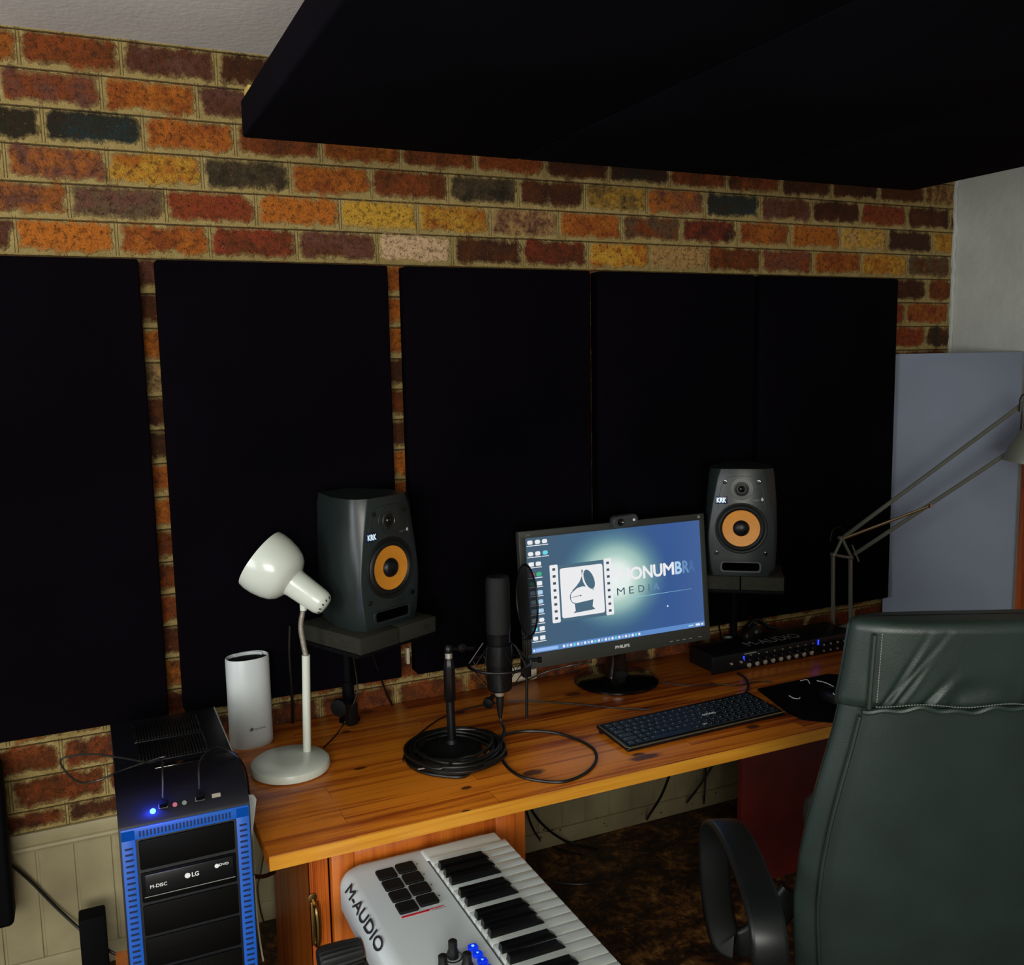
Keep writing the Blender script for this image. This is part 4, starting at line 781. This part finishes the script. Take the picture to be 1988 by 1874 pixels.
b = B(); b.tube([tA+Vector((-.03, -.01, -.03)), tA+Vector((-.03, -.012, .015)), tA+Vector((.0, -.01, .03)), tA+Vector((.05, -.01, .0))], .0025, 6, 5); b.tube([e1+Vector((-.005, .01, .05)), e3+Vector((-.03, .01, .03)), e3+Vector((.0, .01, .04)), e3+Vector((.03, .01, .02))], .0018, 6, 5); obj('lamp_flex', b, 'cable_black', al)
# ================================================================== COMPUTER TOWER
px0, px1, pyf, pyb, pz0, pz1 = 0.122, 0.372, -0.785, -0.285, 0.165, 0.772
pc = thing('computer_tower', 'black desktop computer tower with glowing blue front trim, left of desk', 'computer', ((px0+px1)/2, (pyf+pyb)/2, pz0))
W2, D2, HT = (px1-px0)/2, (pyb-pyf)/2, pz1-pz0
b = B(); b.box((-W2+.004, -D2+.045, 0), (W2-.004, D2, HT), .002); b.mi = 1; b.tube([(W2-.003, -D2+.06, HT), (W2-.003, D2-.001, HT)], .0016, 6, 0); case = obj('case', b, ['pc_black', 'thread'], pc)
b = B(); prof_ = [(-D2, 0), (-D2, HT-.040), (-D2+.003, HT-.034), (-D2+.026, HT-.006), (-D2+.06, HT+.010), (-D2+.12, HT+.014), (-D2+.17, HT+.008), (-D2+.19, HT+.001), (-D2+.05, HT-.001), (-D2+.05, 0)]
def arc(k): return prof_
b.loft([[(-W2, y, z) for y, z in prof_], [(-W2+.0, y, z) for y, z in prof_], [(W2, y, z) for y, z in prof_]]); fb_ = obj('front_bezel', b, 'pc_black', pc, smooth=40)
yf_ = -D2-.0005; ztf = HT-.042
b = B()
for x in (-W2+.016, W2-.016): b.box((x-.013, yf_-.003, .006), (x+.013, yf_+.001, ztf), .001)
b.box((-W2+.003, yf_-.003, ztf-.022), (W2-.003, yf_+.001, ztf+.002), .001)
n_ = 44; b.mi = 1
for x in (-W2+.016, W2-.016):
    for i in range(n_): z = .012+i*(ztf-.04)/n_; b.box((x-.0075, yf_-.0036, z), (x+.0075, yf_-.0028, z+.0042))
for i in range(26): x = -W2+.036+i*(2*W2-.072)/26; b.box((x, yf_-.0036, ztf-.017), (x+.0032, yf_-.0028, ztf-.005))
obj('light_strip', b, ['blue_glow', 'blue_dark'], pc, label='glowing blue ladder-patterned trim')
b = B()
for i, (z0, z1) in enumerate(((.478, .541), (.408, .473), (.338, .404), (.268, .334), (.02, .263))): b.box((-W2+.034, yf_-.004, z0), (W2-.034, yf_+.002, z1-.002), .003)
for i in range(3): b.box((-W2+.06, yf_-.0045, .30-i*.04), (W2-.06, yf_-.0035, .302-i*.04))
obj('drive_bay_cover', b, 'bay_black', pc)
b = B(); b.box((-W2+.040, yf_-.009, .424), (W2-.040, yf_-.003, .469), .003); dv = obj('optical_drive', b, 'black_plastic', pc)
FP = Matrix.Translation((0, yf_-.009, 0)) @ Matrix.Rotation(PI/2, 4, 'X')
b = B(); b.text('LG', FP @ Matrix.Translation((.010, .449, 0)), w=.013, h=.009, ext=.0004, bold=.03); b.lathe([(.0055, 0), (.0055, .0006)], FP @ Matrix.Translation((-.005, .449, 0)), 16)
b.text('M-DISC', FP @ Matrix.Translation((-.060, .443, 0)), w=.031, h=.0070, ext=.0004, bold=.012); b.text('DVD', FP @ Matrix.Translation((.066, .456, 0)), w=.018, h=.005, ext=.0004, bold=.03); b.lathe([(.0045, 0), (.0045, .0006)], FP @ Matrix.Translation((.052, .455, 0)), 12); obj('drive_lettering', b, 'white_ink', dv)
b = B()
b.tube([(-W2+.038, yf_-.0075, .422), (W2-.038, yf_-.0075, .422)], .0009, 5, 0); obj('drive_edge', b, 'thread', dv)
# sloping port strip: LED, ports
SL = Matrix.Translation((0, -D2+.0135, HT-.0195)) @ Matrix.Rotation(math.radians(50), 4, 'X')
b = B(); b.lathe([(.0055, 0), (.005, .002), (.0005, .003)], SL @ Matrix.Translation((-.060, 0, 0)), 16); obj('power_light', b, 'led_blue', pc)
for x, m_ in ((-.018, 'px_red'), (.0, 'thread')): b = B(); b.lathe([(.0045, 0), (.0045, .001), (.0022, .001), (.002, .0002)], SL @ Matrix.Translation((x, .004, 0)), 14); obj('audio_port', b, m_, pc)
for x in (-.040, .030, .062): b = B(); b.box((-.0085, -.004, -.001), (.0085, .004, .001), M=SL @ Matrix.Translation((x, .006, 0))); obj('usb_port', b, 'steel', pc)
for i in range(2):
    y0 = -.035+i*.125; b = B(); b.box((-.075, y0, HT-.001), (.075, y0+.118, HT+.004), .003)
    for j in range(22): x = -.070+j*.0066; b.box((x, y0+.004, HT+.003), (x+.0034, y0+.114, HT+.0075), .001, seg=1)
    obj('top_vent', b, 'black_plastic', case)
b = B(); b.box((-.045, -.098, HT-.0), (.055, -.082, HT+.012), .002); obj('top_slot', b, 'black_gloss', case)
lt = bpy.data.lights.new('tower_led_light', 'POINT'); lt.energy = 0.5; lt.color = (0.02, 0.05, 1.0); lt.shadow_soft_size = .006; lo = bpy.data.objects.new('tower_led_light', lt); C.objects.link(lo); lo.location = (0.247-.060, pyf-.010, pz1+.012)
# stool below the tower
b = B(); 
o = thing('pine_box', 'orange pine box the computer tower stands on', 'box', (0.240, -0.53, 0)); b.box((-.142, -.28, .145), (.142, .28, .1645), .003); obj('lid', b, CAB, o)
b = B(); b.box((-.135, -.27, 0), (-.12, .27, .145)); b.box((.12, -.27, 0), (.135, .27, .145)); b.box((-.12, -.27, 0), (.12, -.255, .145)); b.box((-.12, .255, 0), (.12, .27, .145)); obj('sides', b, CAB, o)
# usb leads on the tower
TPm = Matrix.Translation(((px0+px1)/2, (pyf+pyb)/2, pz0))
def tp(x, y, z): return TPm @ Vector((x, y, z))
for nm, x, pts in (('usb_lead', -.040, [(-.040, -D2+.012, HT+.005), (-.036, -D2+.03, HT+.05), (-.035, -D2+.075, HT+.06), (-.055, -D2+.13, HT+.035), (-.11, -D2+.20, HT+.03), (-.17, -D2+.25, HT+.03), (-.225, -D2+.27, HT+.02), (-.20, -D2+.22, HT-.010), (-.16, -D2+.18, HT-.004), (-.10, -D2+.19, HT+.006), (-.04, -D2+.20, HT+.012), (-.02, -D2+.20, HT+.014)]), ('usb_lead', .030, [(.030, -D2+.012, HT+.008), (.034, -D2+.035, HT+.045), (.045, -D2+.07, HT+.05), (.075, -D2+.12, HT+.045), (.105, -D2+.13, HT+.03), (.125, -D2+.12, HT+.012), (.140, -D2+.13, HT-.03), (.150, -D2+.17, HT-.12)])):
    lab = 'black lead plugged in beside the blue light, looping out left of the computer tower' if x < 0 else 'black lead plugged in right of the audio ports on the computer tower'
    o = thing(nm, lab, 'cable', tuple(tp(x, -D2+.015, HT-.02))); b = B(); b.tube([tp(*p) for p in pts], .0022, 7, 8); obj('wire', b, 'cable_black', o, local=False)
    b = B(); q = SL @ Matrix.Translation((x, .006, .001)); b.box((-.008, -.004, 0), (.008, .004, .026), .0015, M=TPm @ q); obj('plug', b, 'black_matte', o, local=False)
# sheet of paper behind the tower
p0, p1, p2, p3 = at(480, 1541, 1, -.64), at(492, 1543, 1, -.64), at(498, 1552, 1, -.64), at(490, 1622, 1, -.66)
b = B(); b.loft([[p0+Vector((-.02, .001, 0)), p1+Vector((0, .001, 0)), p2+Vector((0, .001, 0)), p3+Vector((0, .001, 0)), p3+Vector((-.02, .001, -.2))], [p0+Vector((-.02, 0, 0)), p1, p2, p3, p3+Vector((-.02, 0, -.2))]])
PX_ = obj('paper_sheet', b, 'paper', smooth=0); tag(PX_, 'corner of a white paper sheet squeezed between computer tower and desk', 'paper')
# ================================================================== LEFT EDGE THINGS
b = B(); le = at(18, 1650, 1, -.12).x; b.box((le-.30, -.16, .245), (le, -.075, .665), .014, seg=3); o = tag(obj('black_case', b, 'black_matte'), 'black rounded case on the wall at the far left edge, below the panel', 'case')
b = B(); b.box((le-.24, -.076, .40), (le-.10, -.0085, .50)); obj('wall_bracket', b, 'black_matte', o)
cable('power_cable', 'thick black cable slanting down the painted boards from the black case', [at(14, 1672, 1, -.05), at(60, 1712, 1, -.03), at(105, 1758, 1, -.03), at(150, 1800, 1, -.05), at(176, 1822, 1, -.09)], .0042)
a0 = at(152, 1778, 1, -.12); a1 = at(205, 1772, 1, -.12)
b = B(); b.box((a0.x, -.15, .0), (a1.x, -.09, a0.z), .006); tag(obj('power_adapter', b, 'black_matte'), 'upright black power adapter on the floor left of the computer tower', 'power adapter')
cable('power_cable', 'short black cable between the upright adapter and the pine box', [at(200, 1838, 1, -.12), at(215, 1848, 1, -.12), at(232, 1856, 1, -.13), at(250, 1862, 1, -.15)], .004)
# ================================================================== UNDER THE DESK
def fl_(x, y, h=.004): return at(x, y, 2, h)
cable('trailing_cable', 'black cable hanging below the round knot in the desk front edge', [at(1304, 1490, 1, -.30), at(1296, 1515, 1, -.27), at(1282, 1548, 1, -.2), at(1262, 1580, 1, -.12), fl_(1255, 1592)], .0045)
cable('trailing_cable', 'black cable slanting down left beside the red-brown board', [at(1388, 1478, 1, -.10), at(1375, 1500, 1, -.09), at(1355, 1530, 1, -.08), at(1338, 1552, 1, -.07), fl_(1330, 1562)], .0042)
cable('trailing_cable', 'straight vertical black cable next to the red-brown board', [at(1370, 1480, 1, -.06), at(1369, 1520, 1, -.06), at(1367, 1552, 1, -.06), fl_(1366, 1562)], .0036)
cable('trailing_cable', 'black cable curving from behind the pedestal to the skirting, upper one of two', [at(1028, 1566, 1, -.10), at(1045, 1592, 1, -.09), at(1068, 1614, 1, -.07), at(1090, 1629, 1, -.05), fl_(1110, 1638), fl_(1160, 1648)], .0042)
cable('trailing_cable', 'black cable curving close to the pedestal side, lower one of two', [at(1022, 1574, 1, -.10), at(1030, 1598, 1, -.09), at(1042, 1622, 1, -.07), fl_(1056, 1637), fl_(1090, 1650), fl_(1130, 1660)], .0034)
cable('floor_cable', 'thin dark cable curving across the stained floor beside the white keyboard', [fl_(1030, 1700), fl_(1070, 1712), fl_(1130, 1717), fl_(1180, 1706), fl_(1215, 1690), fl_(1240, 1680)], .0022)
cable('trailing_cable', 'black cable running sideways under the desk\'s left corner', [at(494, 1702, 1, -.5), at(512, 1702, 1, -.45), at(532, 1694, 1, -.40)], .0052)
cable('trailing_cable', 'slim grey-brown wire dropping down between tower and pedestal', [at(512, 1660, 1, -.1), at(505, 1700, 1, -.1), at(500, 1725, 1, -.1), at(506, 1770, 1, -.1), fl_(512, 1790)], .0025, 'gold_trim')
cable('trailing_cable', 'white wire ending in a pale tip at the bottom right of the computer tower', [at(493, 1700, 1, -.70), at(499, 1780, 1, -.70), at(505, 1830, 1, -.70), at(511, 1866, 1, -.70)], .0022, 'socket_white')
# ================================================================== MUSIC KEYBOARD
KX0, KX1, KYF, ZK = 0.551, 0.930, -0.740, 0.530
KYN = -2.03
mk = thing('music_keyboard', 'white music keyboard controller with black drum pads, pointing at the camera', 'music keyboard', (KX0, KYF, 0))
# body: cross sections along x at front / rear, rounded far corners
b = B()
def outline(ins, n=8):
    x0, x1, y0, y1 = KX0+ins, KX1-ins, KYN+ins, KYF-ins; o = []; r1, r2 = .052-ins*.5, .020
    for i in range(n+1): a = PI/2+i*PI/2/n; o.append((x0+r1+r1*math.cos(a), y1-r1+r1*math.sin(a)))
    o += [(x0, y0), (x1, y0)]
    for i in range(n+1): a = i*PI/2/n; o.append((x1-r2+r2*math.cos(a), y1-r2+r2*math.sin(a)))
    return o
lv = [(.010, ZK-.085), (.0, ZK-.078), (.0, ZK-.030), (.002, ZK-.022)]
rings = [[Vector((x, y, z)) for x, y in outline(i_)] for i_, z in lv]
# top surface drops towards the back edge (rounded lip)
for i_, z in ((.007, ZK-.012), (.016, ZK-.0045), (.030, ZK-.0008)): rings.append([Vector((min(x, KX1-.004), y, z)) for x, y in outline(i_)])
b.loft(rings); body = obj('body', b, 'controller_white', mk, local=False, smooth=60)
KXS = 0.744
b = B(); b.box((KXS-.003, KYN+.04, ZK-.012), (KX1+.003, KYF-.078, ZK+.0005)); mat('keybed', (.05, .05, .05), .6); kbd = obj('keybed', b, 'keybed', mk, local=False, smooth=0)
b = B(); b.box((KXS-.004, KYF-.080, ZK-.02), (KX1-.004, KYF-.030, ZK+.0045), .006, seg=3); obj('end_cheek', b, 'key_white', mk, local=False)
OCT = 0.2045; WK = OCT/7; y_top = KYF-.080; nwhite = 0; kws = []
zkw = ZK+.012
y = y_top; names = []
order = ['C']+['B', 'A', 'G', 'F', 'E', 'D', 'C']*5
for i, nme in enumerate(order):
    y1 = y_top-i*WK; y0 = y1-WK
    if y0 < KYN+.05: break
    b = B(); b.box((KXS, y0+.0006, ZK-.004), (KX1-.002, y1-.0006, zkw-.003), .0015, seg=2); b.box((KX1-.008, y0+.0006, ZK-.018), (KX1-.001, y1-.0006, zkw-.0035), .0018); obj('white_key', b, 'key_white', mk, local=False)
    if nme in 'BAGED' and True:
        # a black key sits towards the far... between this key and the next lower one
        pass
    names.append((nme, y0, y1))
sharp_after = {'B', 'A', 'G', 'E', 'D'}   # black key between this white key and the next one nearer the camera
for nme, y0, y1 in names[:-1]:
    if nme in sharp_after:
        off = {'B': .0035, 'A': 0, 'G': -.0035, 'E': .003, 'D': -.003}[nme]; c = y0+off
        b = B(); h0, h1 = ZK+.006, ZK+.024; x0, x1 = KXS+.004, KXS+.118; hw = .0088
        b.loft([[(x0, c-hw, h0), (x1, c-hw, h0), (x1, c+hw, h0), (x0, c+hw, h0)], [(x0, c-hw, h0+.006), (x1-.001, c-hw, h0+.006), (x1-.001, c+hw, h0+.006), (x0, c+hw, h0+.006)], [(x0+.001, c-hw*.72, h1), (x1-.014, c-hw*.72, h1-.001), (x1-.014, c+hw*.72, h1-.001), (x0+.001, c+hw*.72, h1)]])
        obj('black_key', b, 'key_black', mk, local=False, smooth=20)
# drum pads
for j in range(2):
    for i in range(4):
        cx_ = .6425+j*.0462; cy2 = KYF-.090-i*.0462-(-.006 if j else 0); b = B()
        b.loft([[(cx_+x, cy2+y_, z) for x, y_ in rrect(.0408-k, .0375-k, .004)] for z, k in ((ZK-.001, 0), (ZK+.003, 0), (ZK+.0045, .002))]); obj('drum_pad', b, 'pad_black', mk, local=False)
b = B(); y_l = KYF-.090-3*.0462-.0275
b.box((.622, y_l-.003, ZK-.0005), (.680, y_l+.0015, ZK+.0006)); b.box((.675, y_l+.0005, ZK-.0005), (.712, y_l+.002, ZK+.0006)); obj('red_line', b, 'red_ink', body, local=False, smooth=0)
b = B(); b.text('4 SPEED X', Matrix.Translation((.700, y_l-.004, ZK)), w=.03, h=.0035, ext=.0003)
TMt = frame((KX0+.0085, KYF-.205, ZK-.0105), (-1.0, 0, .95), (0, -1, 0)); b.text('M-AUDIO', TMt, w=.236, h=.0225, ext=.0014, bold=.035)
for j in range(2):
    for i in range(4): b.box((.668+j*.0468, KYF-.077-i*.0462, ZK-.0005), (.671+j*.0468, KYF-.079-i*.0462, ZK+.0004))
obj('printed_lettering', b, 'black_ink', body, local=False, smooth=0)
for cx_, cy2 in ((.668, -1.160), (.636, -1.193), (.678, -1.206), (.641, -1.24), (.684, -1.255)):
    b = B(); b.lathe([(.0175, -.001), (.0175, .0008), (.016, .001)], Matrix.Translation((cx_, cy2, ZK)), 24, cap=False); b.lathe([(.0105, 0), (.0105, .012), (.0085, .016), (.0085, .032), (.006, .034), (.001, .0342)], Matrix.Translation((cx_, cy2, ZK)), 20); kn_ = obj('rotary_knob', b, 'rubber', mk, local=False)
for i, (cx_, cy2) in enumerate(((.711, -1.152), (.711, -1.175), (.711, -1.198), (.711, -1.221))):
    b = B(); b.loft([[(cx_+x, cy2+y_, z) for x, y_ in rrect(.019-k, .016-k, .0055)] for z, k in ((ZK-.001, 0), (ZK+.004, 0), (ZK+.0052, .002))]); bt_ = obj('round_button', b, 'button_blue', mk, local=False)
    b = B(); b.lathe([(.003, 0), (.003, .0005)], Matrix.Translation((cx_, cy2, ZK+.0053)), 3 if i else 12); obj('button_light', b, 'button_lit', bt_, local=False)
# keyboard stand: black end roller and wooden legs
o = thing('keyboard_stand', 'wooden cross-legged keyboard stand with black ribbed roller under the white keyboard', 'keyboard stand', (.75, -1.2, 0))
STW = wood_material('stand_pine', (0.16, 0.022, 0.003), (0.33, 0.08, 0.008), (0.48, 0.14, 0.018), joints=False)
ra = at(668, 1832, 1, -1.0); ra = Vector((.535, -.955, .425))
b = B(); rr = []
for h_, r_ in ((0, .026), (.004, .030), (.012, .031), (.05, .030), (.085, .027)): rr.append([frame((.462, -.955, .452), (1, -.02, .03)) @ Vector((r_*(1+.04*(i % 2))*math.cos(2*PI*i/44), r_*(1+.04*(i % 2))*math.sin(2*PI*i/44), h_)) for i in range(44)])
b.loft(rr); b.cyl((.54, -.957, .430), (.92, -.957, .430), .010); obj('ribbed_roller', b, 'rubber', o, local=False, smooth=20)
for y_, x0, x1 in ((-1.02, .60, .95), (-1.06, .95, .60), (-1.62, .60, .95), (-1.66, .95, .60)):
    b = B(); p, q = Vector((x0-.015, y_, .010)), Vector((x1-.015, y_, .420)); b.box((-.016, -.010, 0), (.016, .010, (q-p).length), .002, M=frame(p, q-p, (0, 0, 1) if False else (0, 1, 0)) @ Matrix.Rotation(PI/2, 4, 'Z')); obj('leg', b, STW, o, local=False)
b = B(); b.box((.585, -1.70, .425), (.615, -.90, .4445), .002); b.box((.865, -1.70, .425), (.895, -.90, .4445), .002); b.box((.585, -1.10, .410), (.895, -1.08, .426)); obj('top_rail', b, STW, o, local=False)
# ================================================================== OFFICE CHAIR
U0, Dd = 0.885, 2.02; cw = CAM + _r0*U0 + Vector((sy, cy, 0))*Dd
oc = thing('office_chair', 'black leather high-backed office chair seen from behind at the right', 'chair', (cw.x, cw.y, 0), -YAW)
ZT = 1.120
def hw_(z):   # half width of the back
    pts_ = [(.30, .296), (.40, .304), (.50, .312), (.60, .308), (.70, .296), (.80, .278), (.88, .262), (.96, .250), (1.02, .243), (1.08, .238), (1.15, .232)]
    return np.interp(z, [p[0] for p in pts_], [p[1] for p in pts_])
def yc_(z): return -.31+.11*max(0, (1.12-z)/.75)**1.1        # local forward position of the rear face
def sect(z, grow=0, th=.085, n=56, wr=0, seed=0):
    o = []; W_ = hw_(z)+grow; T_ = th/2+grow
    for i in range(n):
        a = 2*PI*i/n; k = 4.5; x = W_*math.copysign(abs(math.cos(a))**(2/k), math.cos(a)); y = T_*math.copysign(abs(math.sin(a))**(2/2.6), math.sin(a))
        if y < 0: y += .018*(1-(x/W_)**2)*-1+.012      # rear face bulges
        if wr and y < 0: y += wr*(math.sin(x*55+z*24+1.2*math.sin(z*31+seed))*.6+math.sin(x*118-z*66)*.4)*min(1, abs(abs(x)-W_)/.05)
        o.append((x, yc_(z)+th/2+y, z))
    return o
b = B(); zs = np.linspace(.31, ZT-.02, 38); rings = [[(x*.9, y, z-.01) for x, y, z in sect(.31, -.01)]]+[sect(z) for z in zs]
b.loft(rings); back = obj('backrest', b, 'leather', oc, smooth=60)
# head panel wraps over the top, with gathered creases
def crease(x, z, k): 
    return 0
FOLDS = [(-.185, .45, .006, .005, .11), (-.165, .55, .005, .004, .09), (-.118, .75, .008, .008, .06), (-.060, .45, .007, .010, .07), (-.045, .2, .005, .004, .10), (.012, .15, .009, .010, .055), (.035, -.1, .006, .004, .08), (.085, .1, .008, .009, .06), (.13, -.3, .008, .007, .07), (-.19, .7, .005, .003, .15)]
b = B(); rings = []
for i in range(46):
    t_ = i/45; z = .948+t_*(ZT-.948-.012); g_ = .0105*math.sin(PI*min(1, t_*6+.25)/2) if t_ < .15 else .0105
    ring = sect(z, g_-.002, .085, 420)
    r2 = []
    for (x, y, z_) in ring:
        if y < yc_(z)+.03:
            dz_ = z-.948
            for xi, sl, wd_, am, ln_ in FOLDS:
                q = (x-xi-sl*dz_)/wd_
                if abs(q) < 4: y += am*math.exp(-q*q)*math.exp(-(dz_/ln_)**2)-.5*am*math.exp(-(q-1.8)**2)*math.exp(-(dz_/ln_)**2)
            y += .0010*math.sin(x*60+z*50)*math.exp(-dz_/.06)
        r2.append((x, y, z_))
    rings.append(r2)
for k, dz in ((.97, .006), (.90, .013), (.72, .018), (.35, .020)):
    base = sect(ZT-.012, .0085, .085, 420); cy0 = yc_(ZT)+.0425
    rings.append([(x*(1-(1-k)*.25), cy0+(y-cy0)*k, ZT-.012+dz) for x, y, z_ in base])
b.loft(rings); hr = obj('headrest_cover', b, 'leather', oc, smooth=70)
# piping and stitching on the rear
def rear(x, z, off=0): 
    W_ = hw_(z); yy = -.0425*abs(1-min(1, abs(x/W_))**4.5)**(1/2.6) if False else 0
    return Vector((x, yc_(z)-.004-.018*(1-(x/W_)**2)+off+.006, z))
rear_pts = lambda f, zz: [rear(f*hw_(z), z, .004) for z in zz]
b = B()
for sgn in (-1, 1): b.tube([rear(sgn*(hw_(z)-.030-(.02*max(0, (.9-z)))), z, .006) for z in np.linspace(.33, .935, 18)], .0045, 8, 2)
b.tube([rear(x, .952+.004*math.sin(x*40)+.003*math.sin(x*93), -.004) for x in np.linspace(-.225, .225, 40)], .006, 8, 2)
for sgn in (-1, 1): b.tube([rear(sgn*(.212-.0*z), z, -.003) for z in np.linspace(.955, 1.105, 12)], .005, 8, 2)
obj('piping', b, 'leather', back)
b = B()
for i in range(78): x = -.205+i*.0053; p, q = rear(x, .966+.003*math.sin(x*40), -.0150), rear(x+.0034, .966+.003*math.sin((x+.0034)*40), -.0150); b.cyl(p, q, .0009, seg=5)
for i in range(26): z = .972+i*.0054; p, q = rear(-.203, z, -.0135), rear(-.203, z+.0036, -.0135); b.cyl(p, q, .0009, seg=5)
obj('stitching', b, 'thread', hr)
# seat, column, star base
b = B(); b.loft([[(x*k, .09+y*k+.0, z) for x, y in rrect(.40, .44, .09, 6, .035)] for z, k in ((.425, .93), (.435, .98), (.47, 1.0), (.50, .99), (.515, .93), (.52, .80))]); obj('seat', b, 'leather', oc, smooth=60)
b = B(); b.box((-.12, -.10, .385), (.12, .18, .425), .01); b.cyl((0, .04, .12), (0, .04, .39), .028, seg=20); b.box((-.04, -.16, .375), (.04, -.05, .41), .008); obj('column', b, 'chair_plastic', oc)
for i in range(5):
    a = 2*PI*i/5+.3; d_ = Vector((math.cos(a), math.sin(a), 0)); c0 = Vector((0, .04, 0)); b = B(); b.tube([c0+d_*.02+Vector((0, 0, .135)), c0+d_*.15+Vector((0, 0, .115)), c0+d_*.29+Vector((0, 0, .075))], lambda t_: .026-.008*t_, 10, 4); lg = obj('base_leg', b, 'chair_plastic', oc)
    b = B(); pth = c0+d_*.285; s2 = Vector((-d_.y, d_.x, 0))
    for sg in (-1, 1): b.lathe([(.004, -.008), (.024, -.008), (.027, -.004), (.027, .004), (.024, .008), (.004, .008)], frame(pth+s2*sg*.013+Vector((0, 0, .0275)), s2), 20)
    b.cyl(pth+Vector((0, 0, .03)), pth+Vector((0, 0, .075)), .008); obj('caster', b, 'black_matte', lg)
# arms: flat loop straps
def strap(path, w_, t_, M=None):
    P = spline(path, 8); rings = []; n = len(P)
    for i, p in enumerate(P):
        tg = (P[min(i+1, n-1)]-P[max(i-1, 0)]).normalized(); sd = Vector((1, 0, 0)); nr = tg.cross(sd).normalized(); sd = nr.cross(tg)
        ww = w_(i/(n-1)) if callable(w_) else w_
        rings.append([p+sd*x+nr*y for x, y in rrect(ww, t_, t_*.45, 3)])
    return rings
ACX = -.418
for sg in (1, -1):
    c = ACX*sg
    path = [(c*.86, -.10, .40), (c*.95, -.28, .42), (c*.985, -.365, .47), (c, -.375, .535), (c, -.33, .575), (c, -.22, .598), (c*1.01, -.10, .604), (c*1.03, -.02, .585), (c*1.04, .02, .53), (c*1.03, .03, .42), (c*1.0, .03, .32), (c*.95, .02, .27), (c*.80, .02, .29), (c*.60, .02, .39)]
    b = B(); b.loft(strap(path, lambda q: .072 if q > .12 else .05, .022)); ar = obj('armrest', b, 'chair_plastic', oc, smooth=50)
